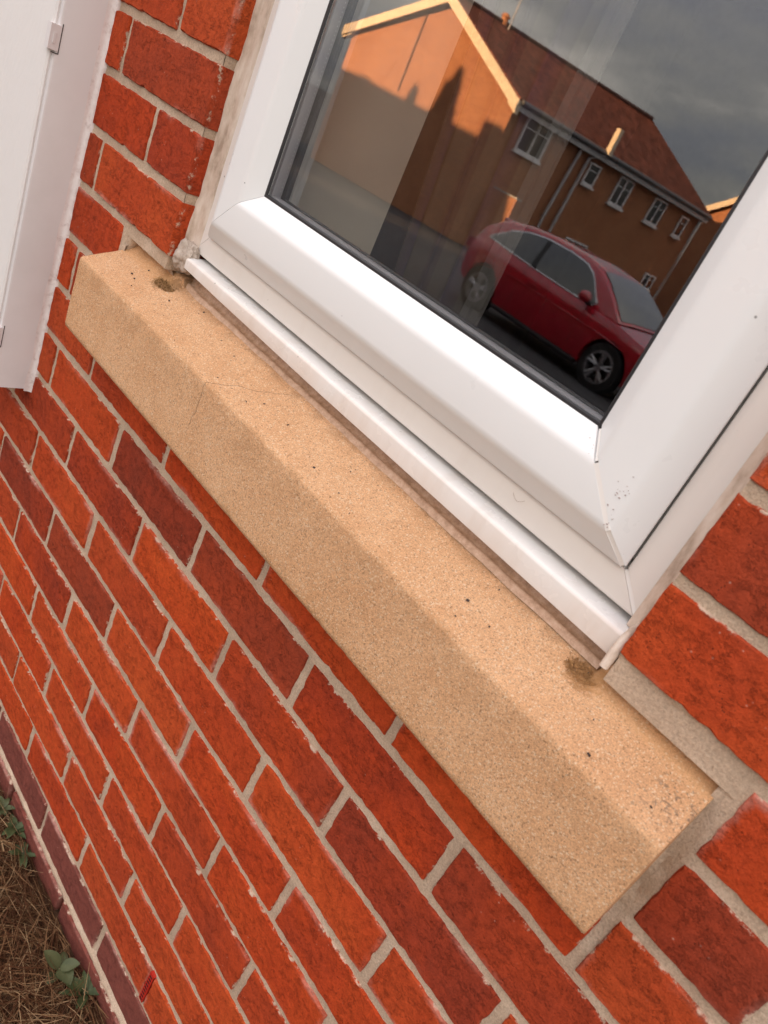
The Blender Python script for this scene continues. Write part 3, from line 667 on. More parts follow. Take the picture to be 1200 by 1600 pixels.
for nme, c_ in (('straw', (0.17, 0.088, 0.040)), ('rust_straw', (0.085, 0.034, 0.014)), ('pale_straw', (0.30, 0.19, 0.10))): me.materials.append(flat(nme, c_, 0.8, 0.2))
me.polygons.foreach_set('material_index', gm)
o = bpy.data.objects.new('dry_grass', me); COL.objects.link(o); setp(o, 'tangled dry brown grass at the foot of the wall', kind='stuff')

# weeds
LEAF = Mat('weed_leaf', 0.6, 0.35); LEAF.col(LEAF.ramp(LEAF.noise(70, 4, 0.6), [(0.3, (0.028, 0.044, 0.014)), (0.7, (0.066, 0.082, 0.028))])); LEAF.bump(LEAF.noise(180, 3, 0.5), 0.001, 0.5)
LEAF2 = Mat('broad_leaf', 0.55, 0.35); LEAF2.col(LEAF2.ramp(LEAF2.noise(50, 4, 0.6), [(0.3, (0.045, 0.058, 0.022)), (0.7, (0.09, 0.10, 0.042))])); LEAF2.bump(LEAF2.noise(150, 3, 0.5), 0.001, 0.5)
STEM = flat('weed_stem', (0.12, 0.10, 0.05), 0.7)
def leaf(parent, base, az_, L, W, el, droop, mat):
    V = []; n = 9; d_ = Vector((math.cos(az_), math.sin(az_), 0)); s_ = Vector((-d_.y, d_.x, 0)); p = Vector(base)
    for i in range(n):
        t = i/(n-1); w = W*math.sin(math.pi*min(1, t**0.8*0.97+0.03))**0.8; e_ = el - droop*t
        V += [p - s_*w + Vector((0, 0, w*0.25)), p.copy(), p + s_*w + Vector((0, 0, w*0.25))]
        p = p + (d_*math.cos(e_) + Vector((0, 0, math.sin(e_))))*(L/(n-1))
    V = [Vector((q.x, min(q.y, -0.003), q.z)) for q in V]
    V += [q - Vector((0, 0, 0.0004)) for q in V]
    F = []
    for i in range(n-1):
        for j in range(2):
            f = (i*3+j, i*3+j+1, (i+1)*3+j+1, (i+1)*3+j); F += [f, tuple(q+3*n for q in f[::-1])]
    mesh('leaf', V, F, mat, parent, 60)
def weed(x, y, n, L, W, label, mat, seed, el=(0.25, 0.9), rise=0.012):
    rg = random.Random(seed); z = soil_z(x, y) + 0.002
    w = empty('weed', (x, y, z), label, 'weed', 'green weeds at the foot of the wall')
    s_ = MB(); s_.tube([(x, y, z-0.004), (x+0.001, y-0.001, z+rise)], 0.0012, 6); s_.build('stem', STEM, w)
    for i in range(n):
        a = 2*math.pi*i/n + rg.uniform(-0.3, 0.3); l_ = L*rg.uniform(0.7, 1.15)
        leaf(w, (x, y, z+rise*rg.uniform(0.3, 1)), a, l_, W*l_/L*rg.uniform(0.85, 1.15), rg.uniform(*el), rg.uniform(0.5, 1.2), mat)
weed(0.118, -0.022, 9, 0.030, 0.0048, 'small green weed with narrow star-like leaves at the left edge', LEAF.m, 1)
weed(0.070, -0.018, 8, 0.028, 0.0055, 'small green weed just above the star-leaved one by the wall', LEAF.m, 2)
weed(0.020, -0.022, 6, 0.024, 0.0060, 'faint small weed highest up along the wall at the left edge', LEAF2.m, 3)
weed(0.372, -0.020, 11, 0.040, 0.0060, 'leafy green weed with many pointed leaves at the bottom of the picture', LEAF.m, 4)
weed(0.325, -0.040, 5, 0.034, 0.0105, 'broad round-leaved grey green weed beside the pointed one', LEAF2.m, 5, (0.3, 0.8), 0.02)

# ------------------------------------------------------------------ grit and debris on the sill
def stone_z(y): return 0.1000 + (y+0.043)*0.385
gr = MB(); grg = random.Random(9)
for i in range(34):
    x = grg.uniform(-0.06, 0.78); y = grg.uniform(-0.04, 0.018); r_ = grg.uniform(0.0005, 0.0016); z = stone_z(y)+0.0006
    a = grg.uniform(0, 3.14); dx, dy = math.cos(a)*r_*grg.uniform(1, 2.4), math.sin(a)*r_*1.4
    gr.obox((x, y, z), (dx, dy, 0.0002), (-dy*0.5, dx*0.5, 0.0003), (0, 0.0002, r_*0.8))
o = gr.build('grit', flat('dark_grit', (0.05, 0.035, 0.03), 0.8)); setp(o, 'dark specks of grit scattered on the stone sill', kind='stuff')
def clump(cx_, cy_, rx_, ry_, h_, n_, label, seed):
    rg = random.Random(seed); m_ = MB()
    for i in range(n_):
        a = rg.uniform(0, 6.28); q_ = math.sqrt(rg.random()); x = cx_+math.cos(a)*q_*rx_; y = min(0.022, cy_+math.sin(a)*q_*ry_)
        z = stone_z(y) + h_*(1-q_*q_)*rg.uniform(0.1, 1.0); d1 = Vector((rg.uniform(-1, 1), rg.uniform(-1, 1), rg.uniform(-.3, 1))).normalized()*rg.uniform(.0008, .0030); d2 = d1.orthogonal().normalized()*rg.uniform(.0002, .0007)
        m_.obox((x, y, z), d1, d2, d1.cross(d2).normalized()*0.0003)
    o = m_.build('moss_clump', flat('mossy_dirt_%d' % seed, ((0.24, 0.135, 0.058), (0.34, 0.18, 0.075))[seed % 2], 0.95, 0.1, 0, 0.25, 200)); setp(o, label, 'moss')
clump(0.004, 0.008, 0.020, 0.010, 0.0036, 640, 'dark brown mossy clump at the left end of the plastic sill board', 2)
clump(0.680, 0.008, 0.014, 0.008, 0.0022, 330, 'small rusty brown mossy clump at the right end of the plastic sill board', 3)
hr = MB(); pts = [(0.548+0.008*t, 0.0258, 0.1900 - 0.004*math.sin(t*2.0)) for t in np.linspace(0, 1.6, 12)]
hr.tube(pts, 0.00012, 5); o = hr.build('hair', flat('brown_hair', (0.25, 0.16, 0.10), 0.6)); setp(o, 'tiny curled hair stuck to the lower window frame', 'hair')
sm = MB(); rs = random.Random(4)
for (cx_, cz_, n_, sp_x, sp_z) in ((0.6350, 0.2230, 14, .0022, .0045), (0.6330, 0.2520, 8, .003, .004), (0.6290, 0.2440, 8, .002, .006), (0.585, 0.262, 4, .004, .004)):
    for i in range(n_):
        x, z = cx_ + rs.gauss(0, sp_x), cz_ + rs.gauss(0, sp_z); w_ = rs.uniform(0.0002, 0.0006)
        if RX1-x < 0.0585 or z < RZ0+0.0585: continue
        sm.obox((x, 0.0074, z), (w_*rs.uniform(1, 2.5), 0, w_*rs.uniform(-1, 1)), (0, 0.0008, 0), (w_*rs.uniform(-.5, .5), 0, w_))
o = sm.build('smudge', flat('dirt_mark', (0.33, 0.24, 0.22), 0.8)); setp(o, 'dark dirt marks on the white sash at its lower right corner', kind='stuff')
#OUTER#
# ------------------------------------------------------------------ the street opposite (seen in the glass)
CX, CY, CZ = 0.8093, -0.48789, 0.39545
def mir(x, y): return Vector((x, 0.054 - y, 0))
N_ = mir(-17.703, 21.574); L_ = mir(-26.086, 20.799); F_ = mir(-15.925, 34.961); FL_ = L_ + (F_ - N_)
A_ = (N_ + L_)/2; RR_ = mir(-18.55, 31.19)
EAVE, RIDGE, BASE = 2.72, 4.86, -2.75
CREAM = flat('cream_board', (0.72, 0.60, 0.44), 0.6); GUT = flat('dark_gutter', (0.13, 0.13, 0.135), 0.4); PIPE = flat('grey_pipe', (0.50, 0.50, 0.51), 0.45)
WFR = flat('window_white', (0.74, 0.74, 0.75), 0.4); WGL = Mat('house_glass', 0.06, 0.6); WGL.col((0.02, 0.022, 0.025)); WGL = WGL.m
BR2 = Mat('warm_brick', 0.92, 0.1)
_w = BR2.n('ShaderNodeTexBrick'); _w.inputs['Scale'].default_value = 1.0
for nme, val in (('Brick Width', 0.225), ('Row Height', 0.075), ('Mortar Size', 0.006)): _w.inputs[nme].default_value = val
_w.inputs['Color1'].default_value = (0.44, 0.195, 0.100, 1); _w.inputs['Color2'].default_value = (0.35, 0.15, 0.080, 1); _w.inputs['Mortar'].default_value = (0.42, 0.23, 0.13, 1)
_s = BR2.sep(); _c = BR2.n('ShaderNodeCombineXYZ'); BR2.l(BR2.math('ADD', _s[0], _s[1]), _c.inputs[0]); BR2.l(_s[2], _c.inputs[1]); BR2.l(_c.outputs[0], _w.inputs['Vector'])
BR2.col(BR2.mix(BR2.step(BR2.noise(0.9, 5, 0.6), 0.35, 0.7, 0.0, 0.35), _w.outputs[0], (0.28, 0.11, 0.055))); BR2 = BR2.m
def up(p, z): return Vector((p.x, p.y, z))
def tiled(name, P, Q, S, T, rows, parent, th=0.05):
    """stepped tile courses: eaves P-Q up to ridge S-T (P below S)"""
    m_ = MB(); nrm = (Q-P).cross(S-P).normalized()
    if nrm.z < 0: nrm = -nrm
    for i in range(rows):
        a, b = i/rows, (i+1)/rows
        p0, q0, p1, q1 = P.lerp(S, a), Q.lerp(T, a), P.lerp(S, b), Q.lerp(T, b)
        m_.add([p0+nrm*th, q0+nrm*th, q1+nrm*th*0.3, p1+nrm*th*0.3, p0-nrm*0.08, q0-nrm*0.08, q1-nrm*0.08, p1-nrm*0.08], [(0,1,2,3),(0,4,5,1),(1,5,6,2),(2,6,7,3),(3,7,4,0),(4,7,6,5)])
    return m_.build(name, TILE, parent)
th = empty('terraced_house', up(N_, BASE), 'brick house across the road with sunlit orange gable and red tiled roof, seen reflected', 'house')
w_ = MB(); q = [N_, L_, FL_, F_]
w_.add([up(p, BASE) for p in q] + [up(p, EAVE) for p in q] + [up(A_, RIDGE-0.08), up((F_+FL_)/2, RIDGE-0.6)], [(0,1,5,8,4), (1,2,6,5), (2,3,7,9,6), (3,0,4,7), (0,3,2,1)])
w_.build('wall', BR2, th)
ed = (F_-N_).normalized(); gd = (L_-N_).normalized(); on_ = Vector((ed.y, -ed.x, 0)); on_ = on_ if on_.x > 0 else -on_
gn = Vector((gd.y, -gd.x, 0)); gn = gn if gn.y > 0 else -gn
of = -ed*0.22
tiled('roof', up(N_+on_*0.30+of, EAVE-0.02), up(F_+on_*0.30, EAVE-0.02), up(A_+of, RIDGE), up(RR_, RIDGE), 24, th)
tiled('roof', up(L_-on_*0.30+of, EAVE-0.02), up(FL_-on_*0.30, EAVE-0.02), up(A_+of, RIDGE), up(RR_, RIDGE), 20, th)
m_ = MB(); m_.add([up(F_+on_*.3, EAVE), up(FL_-on_*.3, EAVE), up(RR_, RIDGE), up(F_+on_*.3, EAVE-.1), up(FL_-on_*.3, EAVE-.1), up(RR_, RIDGE-.15)], [(0,1,2),(3,5,4),(0,3,4,1),(1,4,5,2),(2,5,3,0)]); m_.build('roof', TILE, th)
rt = MB(); rt.tube([up(A_+of, RIDGE+0.05), up(RR_, RIDGE+0.05)], 0.09, 8); rt.build('ridge_tile', flat('dark_ridge', (0.07, 0.035, 0.03), 0.8), th)
for (e0, nm) in ((N_+on_*0.34, 'a'), (L_-on_*0.34, 'b')):
    a, b = up(e0+of, EAVE-0.06), up(A_+of, RIDGE+0.02); d_ = Vector((0, 0, 0.34)); t_ = gn*0.06
    bb = MB(); bb.obox(a - d_ + gn*0.02, b-a, t_, d_); bb.obox(a - Vector((0, 0, 0.42)) + gn*0.015, (b-a).normalized()*0.5, -gn*0.2, Vector((0, 0, 0.4)))
    bb.build('barge_board', CREAM, th)
gt = MB(); a, b = up(N_+on_*0.36-ed*0.1, EAVE-0.08), up(F_+on_*0.36, EAVE-0.08)
gt.tube([a, b], 0.085, 8); gt.obox(a - on_*0.32 + Vector((0, 0, -0.16)), b-a, on_*0.22, Vector((0, 0, 0.14))); gt.build('gutter', GUT, th)
fb = MB(); fb.obox(a - on_*0.10 + Vector((0, 0, -0.27)), b-a, on_*0.05, Vector((0, 0, 0.17))); fb.build('fascia', PIPE, th)
def wp(s, z, o=0.0): return up(N_ + ed*s + on_*o, z)
def hwin(s0, s1, z0, z1, bars=1):
    f_ = MB(); t_ = 0.07
    f_.obox(wp(s0, z0, 0.01), ed*(s1-s0), on_*0.07, Vector((0, 0, t_))); f_.obox(wp(s0, z1-t_, 0.01), ed*(s1-s0), on_*0.07, Vector((0, 0, t_)))
    for s in [s0, s1-t_] + [s0 + (s1-s0)*(i+1)/(bars+1) - t_/2 for i in range(bars)]: f_.obox(wp(s, z0+t_, 0.01), ed*t_, on_*0.07, Vector((0, 0, z1-z0-2*t_)))
    f_.obox(wp(s0+t_, z1-(z1-z0)*0.36, 0.012), ed*(s1-s0-2*t_), on_*0.06, Vector((0, 0, 0.035)))
    f_.obox(wp(s0-0.06, z0-0.09, 0.01), ed*(s1-s0+0.12), on_*0.13, Vector((0, 0, 0.085)))
    w = f_.build('window', WFR, th)
    g_ = MB(); g_.obox(wp(s0+t_*0.5, z0+t_*0.5, -0.02), ed*(s1-s0-t_), on_*0.05, Vector((0, 0, z1-z0-t_))); g_.build('pane', WGL, w)
hwin(0.75, 2.15, 1.32, 2.52); hwin(4.75, 5.45, 1.42, 2.2, 0); hwin(6.75, 7.75, 1.25, 2.32); hwin(9.5, 10.5, 1.28, 2.30); hwin(11.9, 12.5, 1.32, 2.20, 0)
hwin(5.5, 7.0, -1.45, -0.55, 2); hwin(8.3, 9.2, -1.6, -1.3, 1); hwin(11.7, 12.6, -1.2, -0.55, 1)
for pts in ([(3.95, 2.62, .36), (3.84, 2.38, .12), (3.62, -0.2, .12), (3.62, -1.0, .12)], [(4.95, 2.58, .36), (4.45, 2.25, .12), (4.34, -0.3, .12), (4.34, -1.0, .12)], [(13.2, 2.58, .36), (13.2, 2.3, .12), (13.2, -2.3, .12)]):
    p_ = MB(); p_.tube([wp(*q_) for q_ in pts], 0.07, 8); p_.build('drainpipe', PIPE, th)
p_ = MB(); p_.obox(wp(4.9, 2.62, 0.28), ed*0.20, on_*0.22, Vector((0, 0, 0.95))); p_.build('party_wall_cap', CREAM, th)
p_ = MB(); jp = N_ + gd*5.15; p_.obox(up(jp, 1.4) + gn*0.005, gd*0.07, gn*0.03, Vector((0, 0, 2.75))); p_.build('movement_joint', flat('joint_brown', (0.13, 0.055, 0.03), 0.9), th)
p_ = MB(); c0 = A_ + (RR_-A_)*0.20; p_.tube([up(c0, RIDGE), up(c0, RIDGE+0.28)], [0.16, 0.13], 10); p_.tube([up(c0, RIDGE+0.25), up(c0, RIDGE+0.36)], [0.20, 0.10], 10); p_.build('ridge_vent', flat('clay_vent', (0.5, 0.22, 0.10), 0.8), th)
p_ = MB(); p_.tube([up(c0+Vector((.35, 0, 0)), RIDGE-0.1), up(c0+Vector((.35, 0, 0)), RIDGE+1.6)], 0.025, 6); p_.build('aerial_mast', PIPE, th)

# second house further along with its own lit gable end
b0 = mir(-18.34, 40.2); bd = Vector((0.97, 0.10, 0)).normalized(); bn = Vector((bd.y, -bd.x, 0)); bn = bn if bn.y > 0 else -bn
h2 = empty('gable_house', up(b0, BASE), 'farther house with lit orange gable at the right edge of the reflection', 'house')
W2, D2, E2, R2 = 7.5, 11.0, 3.25, 6.0
c1, c2 = b0, b0 + bd*W2; mid = (c1+c2)/2; bk = -bn*D2
w_ = MB(); w_.add([up(p, BASE) for p in (c1, c2, c2+bk, c1+bk)] + [up(p, E2) for p in (c1, c2, c2+bk, c1+bk)] + [up(mid, R2), up(mid+bk, R2)], [(0,1,5,8,4),(1,2,6,5),(2,3,7,9,6),(3,0,4,7),(0,3,2,1)]); w_.build('wall', BR2, h2)
for sgn, e_ in ((-1, c1), (1, c2)):
    ee = e_ + bd*0.3*sgn + bn*0.25; mm = mid + bn*0.25
    tiled('roof', up(ee, E2-0.05), up(ee+bk-bn*.25, E2-0.05), up(mm, R2+0.08), up(mm+bk-bn*.25, R2+0.08), 18, h2)
    bb = MB(); bb.obox(up(ee, E2-0.38)+bn*0.01, up(mm, R2+0.08)-up(ee, E2-0.05), bn*0.06, Vector((0, 0, 0.36))); bb.build('barge_board', CREAM, h2)

# garden wall standing in the gap of sunlight, hedge and kerb
gw = empty('garden_wall', (-16.5, -21.8, -2.3), 'brick garden wall catching a patch of orange sun beside the opposite house', 'garden wall')
p_ = MB(); p_.obox((-17.15, -21.9, -2.7), (1.25, 0.13, 0), (-0.025, 0.22, 0), (0, 0, 2.62)); p_.build('wall', BR2, gw)
p_ = MB(); p_.obox((-17.17, -21.91, -0.08), (1.29, 0.135, 0), (-0.027, 0.245, 0), (0, 0, 0.06)); p_.build('coping', PAVE, gw)
kp = MB(); k0 = N_ + gn*1.3 + on_*2; k1 = L_ + gn*1.3 - on_*6
kp.obox(up(k0, -2.5), k1-k0, gn*0.28, Vector((0, 0, 0.27))); setp(kp.build('kerb', PAVE), 'pale kerb in front of the opposite gable', kind='structure')

# ------------------------------------------------------------------ neighbours whose roofs cast the evening shadow
nb = empty('neighbour_house', (-30, 2, -1.1), 'neighbouring brick house on this side of the road with a plain tiled roof', 'house')
p_ = MB(); p_.box((-40.0, 1.0, -1.3), (-24.1, 9.0, 3.7)); p_.build('wall', FARB, nb)
p_ = MB(); p_.prism([(-40.3, 0.7, 3.6), (-40.3, 5.0, 6.0), (-40.3, 9.3, 3.6), (-40.3, 9.2, 3.45), (-40.3, 5.0, 5.82), (-40.3, 0.8, 3.45)], (16.4, 0, 0)); p_.build('roof', TILE, nb)
p_ = MB(); p_.box((-25.6, 4.6, 5.3), (-24.8, 5.4, 6.5)); p_.build('chimney', FARB, nb)
def tree(x, y, zb, h, r, label, seed, conic=True):
    rg = random.Random(seed); t = empty('garden_tree', (x, y, zb), label, 'tree')
    p_ = MB(); p_.tube([(x, y, zb-0.2), (x+.05, y, zb+h*0.35), (x, y+.05, zb+h*0.85)], [0.16, 0.11, 0.03], 8)
    for i in range(7):
        a = rg.uniform(0, 6.28); z0 = zb+h*rg.uniform(.25, .7); p_.tube([(x, y, z0), (x+math.cos(a)*r*.6, y+math.sin(a)*r*.6, z0+h*.12)], [0.05, 0.015], 5)
    p_.build('trunk', flat('bark', (0.08, 0.055, 0.04), 0.9), t)
    V = []; F = []
    for i in range(8000):
        u = rg.random()**0.7; z = zb + h*(0.14+0.86*u)
        rr = r*((1-u)**1.0*0.95 + 0.02 if conic else math.sin(math.pi*(0.1+u*0.85))**0.6)*(0.72+0.45*fnoise(x, z, rg.random(), 1.7))
        a = rg.uniform(0, 6.28); q_ = rr*math.sqrt(rg.uniform(0.25, 1.1)); c = Vector((x+math.cos(a)*q_, y+math.sin(a)*q_, z))
        if not conic and fnoise(c.x*1.3, c.y*1.3, c.z*1.3, 1.0) < -0.28: continue
        d1 = Vector((rg.uniform(-1, 1), rg.uniform(-1, 1), rg.uniform(-1, 1))).normalized()*0.13; d2 = d1.orthogonal().normalized()*0.07
        b = len(V); V += [c-d1, c+d2, c+d1, c-d2]; F.append((b, b+1, b+2, b+3))
    mesh('crown', V, F, flat('foliage', (0.045, 0.075, 0.03), 0.8, 0.2, 0, 0.3, 3), t)
tree(-27.9, 6.5, -1.1, 9.0, 3.2, 'tall pointed conifer beside the neighbouring house', 1)
tree(-32.8, 9.8, -1.1, 7.9, 2.6, 'rounded garden tree behind the neighbouring roof', 2, False)
tree(-26.4, 9.9, -1.1, 7.9, 2.2, 'smaller garden tree behind the end of the neighbouring roof', 4, False)

tree(-30.4, 9.8, -1.1, 8.5, 2.6, 'slim conifer just behind the neighbouring house', 6)
tree(-28.9, 9.0, -1.1, 8.9, 2.0, 'young conifer next to the tall pointed one', 7)
tree(-35.8, 9.8, -1.1, 8.3, 2.6, 'bushy tree at the far end of the neighbouring house', 8, False)

# ------------------------------------------------------------------ the red car parked on the far side of the road
PAINT = Mat('red_paint', 0.22, 0.6); PAINT.col((0.45, 0.008, 0.024)); PAINT.b.inputs['Coat Weight'].default_value = 0.8; PAINT.b.inputs['Coat Roughness'].default_value = 0.03; PAINT = PAINT.m
CGLASS = Mat('car_glass', 0.04, 0.7); CGLASS.col((0.045, 0.052, 0.052)); CGLASS.b.inputs['Coat Weight'].default_value = 1.0; CGLASS.b.inputs['Coat Roughness'].default_value = 0.02; CGLASS = CGLASS.m
CHR = flat('chrome_trim', (0.55, 0.55, 0.56), 0.25, 0.5, 0.8); BLK = flat('black_trim', (0.015, 0.015, 0.016), 0.5); TYR = flat('tyre_rubber', (0.014, 0.014, 0.015), 0.75); ALU = flat('alloy', (0.42, 0.42, 0.44), 0.3, 0.5, 0.7)
fwc, rwc = Vector((-3.70, -8.72, 0)), Vector((-6.31, -8.99, 0))
fdir = (fwc - rwc).normalized(); ldir = Vector((-fdir.y, fdir.x, 0)); cc = (fwc+rwc)/2 - ldir*0.78; cc.z = -1.475
def cw(x, y, z): return cc + fdir*x + ldir*y + Vector((0, 0, z))
car = empty('parked_car', cc, 'dark red hatchback parked across the road, seen reflected in the glass', 'car')
I = lambda x, xs_, ys_: float(np.interp(x, xs_, ys_))
def halfw(x): return I(x, [-2.05, -1.95, -1.6, -1.0, 0, 1.0, 1.6, 2.0, 2.16], [0.66, 0.76, 0.845, 0.885, 0.895, 0.885, 0.85, 0.74, 0.55])
def belt(x): return I(x, [-2.05, -1.9, -1.4, -0.6, 0.3, 0.85, 1.25, 1.8, 2.05, 2.16], [0.80, 0.98, 0.985, 0.955, 0.925, 0.915, 0.895, 0.80, 0.70, 0.58])
def low(x): return I(x, [-2.05, -1.8, -1.3, 1.3, 1.9, 2.16], [0.42, 0.28, 0.20, 0.19, 0.22, 0.34])
def top(x): return I(x, [-2.02, -1.85, -1.62, -1.2, -0.6, 0.0, 0.35, 0.6, 0.9, 1.2], [0.985, 1.21, 1.365, 1.44, 1.47, 1.46, 1.41, 1.30, 1.12, 0.905])
def section(x):
    w, b_, l_ = halfw(x), belt(x), low(x); h = b_-l_
    return [(0, l_), (w*0.80, l_), (w*0.955, l_+0.05), (w*0.985, l_+h*0.25), (w, l_+h*0.50), (w*0.992, l_+h*0.72), (w*0.965, l_+h*0.90), (w*0.915, b_-0.004), (w*0.80, b_+0.010), (w*0.4, b_+0.022), (0, b_+0.026)]
xs_ = list(np.linspace(-2.05, 2.16, 60)); V = []; ns_ = 11
for x in xs_:
    h = section(x); full = [(y, z) for y, z in h] + [(-y, z) for y, z in h[-2:0:-1]]
    V += [cw(x, y, z) for y, z in full]
nr = 2*ns_-2
F = [(i*nr+j, i*nr+(j+1) % nr, (i+1)*nr+(j+1) % nr, (i+1)*nr+j) for i in range(len(xs_)-1) for j in range(nr)] + [tuple(range(nr)), tuple((len(xs_)-1)*nr+j for j in range(nr-1, -1, -1))]
body = mesh('body', V, F, PAINT, car, 40)
WR = 0.325
cutm = MB()
for wx in (1.305, -1.305):
    for sg in (1, -1): cutm.tube([cw(wx, sg*0.52, WR), cw(wx, sg*1.1, WR)], WR+0.055, 40)
cut = cutm.build('wheel_arch_cut', None, car)
mod = body.modifiers.new('arch', 'BOOLEAN'); mod.operation = 'DIFFERENCE'; mod.object = cut; mod.solver = 'EXACT'
bpy.context.view_layer.update()
nme_ = bpy.data.meshes.new_from_object(body.evaluated_get(bpy.context.evaluated_depsgraph_get()))
body.modifiers.clear(); body.data = nme_; bpy.data.objects.remove(cut)
nme_.materials.clear(); nme_.materials.append(PAINT); fin(nme_, 40)
def cab_w(x, z):
    b_, t_ = belt(x), top(x); wb_ = min(halfw(x), 0.89)*0.90; k_ = min(1, max(0, (z-b_)/max(0.05, 1.43-b_)))
    return wb_ - 0.20*k_ - 0.03*k_*k_
V = []; xs2 = list(np.linspace(-2.0, 1.18, 56))
for x in xs2:
    b_, t_ = belt(x)-0.01, max(top(x), belt(x)-0.005); pr_ = []
    for k_ in np.linspace(0, 0.9, 6): z = b_+(t_-b_)*k_; pr_.append((cab_w(x, z), z))
    wt = cab_w(x, t_); pr_ += [(wt*0.965, b_+(t_-b_)*0.965), (wt*0.88, t_-0.002), (wt*0.6, t_+0.012), (0, t_+0.018)]
    full = pr_ + [(-y, z) for y, z in pr_[-2::-1]]; V += [cw(x, y, z) for y, z in full]; nc = len(full)
F = [(i*nc+j, i*nc+j+1, (i+1)*nc+j+1, (i+1)*nc+j) for i in range(len(xs2)-1) for j in range(nc-1)]
mesh('cabin', V, F, PAINT, car, 40)
def side_panel(name, outline, mat, off, parent, th_=0.01):
    for sg in (1, -1):
        P = [cw(x, sg*(cab_w(x, z)+off), z) for x, z in outline]; m_ = MB(); m_.prism(P, -ldir*sg*th_); m_.build(name, mat, parent)
lo_o = [(-1.62, 1.052), (-1.30, 1.035), (-0.6, 0.995), (0.2, 0.965), (0.66, 0.955), (0.70, 0.985)]
hi_o = [(-1.62, 1.060), (-1.35, 1.250), (-1.05, 1.345), (-0.7, 1.388), (-0.2, 1.388), (0.15, 1.355), (0.36, 1.275), (0.55, 1.12), (0.70, 0.992)]
def side_strip(name, grow, mat, off):
    xs3 = np.linspace(-1.62-grow, 0.70+grow*0.8, 40)
    for sg in (1, -1):
        V = []
        for x in xs3:
            a_ = I(x, *zip(*lo_o))-grow; b_ = max(I(x, *zip(*hi_o))+grow, a_+0.003)
            for t in np.linspace(0, 1, 7): z = a_+(b_-a_)*t; V.append(cw(x, sg*(cab_w(x, z)+off), z))
        V += [p - ldir*sg*0.012 for p in V]; n_ = 40*7
        F = grid(7, 40); F = F + [tuple(q_+n_ for q_ in f[::-1]) for f in F]
        mesh(name, V, F, mat, car, 40)
side_strip('window_trim', 0.022, CHR, 0.008); side_strip('window', 0.0, CGLASS, 0.016)
side_panel('door_pillar', [(-0.60, 0.99), (-0.50, 0.985), (-0.58, 1.385), (-0.66, 1.385)], BLK, 0.024, car)
def glasspatch(name, x0, x1, fr, mat):
    V = []; nx_, ny_ = 10, 9
    for x in np.linspace(x0, x1, nx_):
        t_ = max(top(x), belt(x))
        for s in np.linspace(-1, 1, ny_): V.append(cw(x, s*cab_w(x, t_)*fr, t_ + 0.024 - 0.016*s*s))
    V += [p - Vector((0, 0, 0.008)) for p in V]; F = grid(ny_, nx_); F = F + [tuple(q_+nx_*ny_ for q_ in f[::-1]) for f in F]
    mesh(name, V, F, mat, car, 60)
glasspatch('windscreen', 0.42, 1.14, 0.90, CGLASS); glasspatch('rear_window', -1.93, -1.66, 0.86, CGLASS)
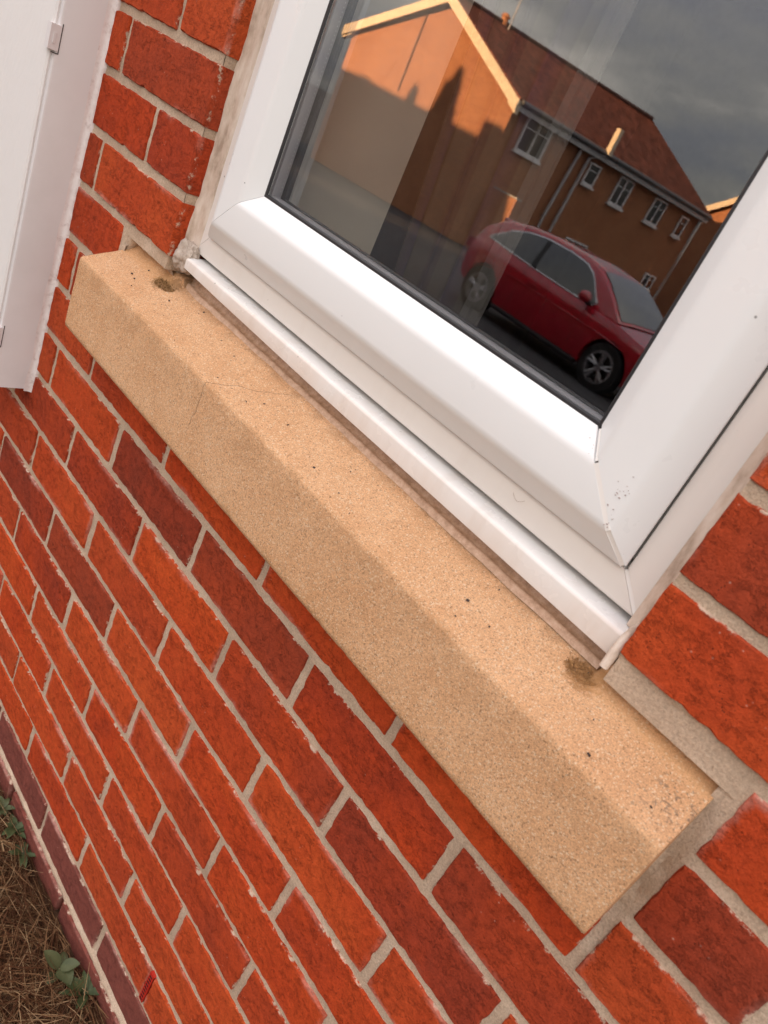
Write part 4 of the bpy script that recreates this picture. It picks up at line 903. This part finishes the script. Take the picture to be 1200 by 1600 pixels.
for sg in (1, -1):
    m_ = MB()
    for px_, pz_, s_ in ((0.62, 1.02, 1.0),):
        o_ = cw(px_-0.09, sg*(0.83 if sg > 0 else 1.03), pz_-0.045)
        pts = []
        bm = bmesh.new(); bmesh.ops.create_uvsphere(bm, u_segments=14, v_segments=9, radius=1)
        for v in bm.verts: v.co = cw(px_ + v.co.x*0.085*(1-0.25*v.co.z), sg*(0.955+v.co.y*0.10), pz_+v.co.z*0.075)
        me_ = bpy.data.meshes.new('wing_mirror'); bm.to_mesh(me_); bm.free(); fin(me_, 60); mo = link('wing_mirror', me_, PAINT, car)
    m_.tube([cw(0.62, sg*0.80, 0.945), cw(0.61, sg*0.93, 0.975)], 0.03, 8); m_.build('mirror_arm', BLK, mo)
    # crease along the flank, sill, door handle, door gap lines
    m_ = MB(); m_.tube([cw(x, sg*(halfw(x)*0.994), low(x)+(belt(x)-low(x))*0.70) for x in np.linspace(-1.85, 1.5, 24)], 0.010, 6); m_.build('crease', PAINT, car, 60)
    m_ = MB(); m_.obox(cw(-0.42, sg*0.872, 0.765), fdir*0.19, ldir*sg*0.035, Vector((0, 0, 0.028))); m_.build('door_handle', PAINT, car)
    m_ = MB()
    for x_ in (-0.60, 0.66):
        m_.tube([cw(x_ + (0.05 if x_ > 0 else 0)*0, sg*(halfw(x_)*w_f+0.001), low(x_)+(belt(x_)-low(x_))*z_f) for w_f, z_f in ((0.985, .26), (1.0, .5), (0.992, .72), (0.965, .90), (0.92, .985))], 0.005, 5)
    m_.build('door_gap', BLK, car)
    m_ = MB(); m_.tube([cw(x, sg*halfw(x)*0.955, low(x)+0.03) for x in np.linspace(-0.9, 0.9, 8)], 0.035, 8); m_.build('side_skirt', BLK, car)
    m_ = MB(); m_.obox(cw(1.80, sg*0.60, 0.60), fdir*0.24 - ldir*sg*0.10, ldir*sg*0.14, Vector((0, 0, 0.13))); m_.build('headlight', CGLASS, car)
    m_ = MB(); m_.obox(cw(-2.02, sg*0.52, 0.76), fdir*0.20, ldir*sg*0.235, Vector((0, 0, 0.15))); m_.build('tail_light', flat('tail_red', (0.30, 0.01, 0.01), 0.2), car)
m_ = MB(); m_.obox(cw(1.98, -0.42, 0.36), fdir*0.14, ldir*0.84, Vector((0, 0, 0.26))); m_.build('grille', BLK, car)
m_ = MB(); m_.tube([cw(-1.72, -0.5, 1.345), cw(-1.72, 0.5, 1.345)], [0.03, 0.03], 8); m_.build('spoiler', PAINT, car)
for wx in (1.305, -1.305):
    for sg in (1, -1):
        yy = sg*0.78
        def ringm(name, r0, r1, ya, yb, mat, par, seg=36):
            V = []; 
            for k_ in range(seg):
                a = 2*math.pi*k_/seg; ca, sa = math.cos(a), math.sin(a)
                V += [cw(wx+ca*r0, ya, WR+sa*r0), cw(wx+ca*r1, ya, WR+sa*r1), cw(wx+ca*r1, yb, WR+sa*r1), cw(wx+ca*r0, yb, WR+sa*r0)]
            F = [(k_*4+j, k_*4+(j+1) % 4, ((k_+1) % seg)*4+(j+1) % 4, ((k_+1) % seg)*4+j) for k_ in range(seg) for j in range(4)]
            return mesh(name, V, F, mat, par, 30)
        wh = ringm('wheel', 0.205, WR, yy-0.10, yy+0.095, TYR, car)
        ringm('rim', 0.195, 0.225, yy-0.08, yy+sg*0.10, ALU, wh)
        s_ = MB()
        for k_ in range(5):
            for da in (-0.16, 0.16):
                a = 2*math.pi*k_/5 + 0.3; a2 = a+da
                p0 = cw(wx+math.cos(a+da*0.5)*0.05, yy+sg*0.085, WR+math.sin(a+da*0.5)*0.05); p1 = cw(wx+math.cos(a2)*0.20, yy+sg*0.09, WR+math.sin(a2)*0.20)
                s_.tube([p0, p1], 0.019, 6)
        s_.tube([cw(wx, yy+sg*0.06, WR), cw(wx, yy+sg*0.10, WR)], 0.06, 16); s_.build('spoke', ALU, wh)
        d_ = MB(); d_.tube([cw(wx, yy-sg*0.02, WR), cw(wx, yy+sg*0.0, WR)], 0.2, 24); d_.build('brake_disc', BLK, wh)
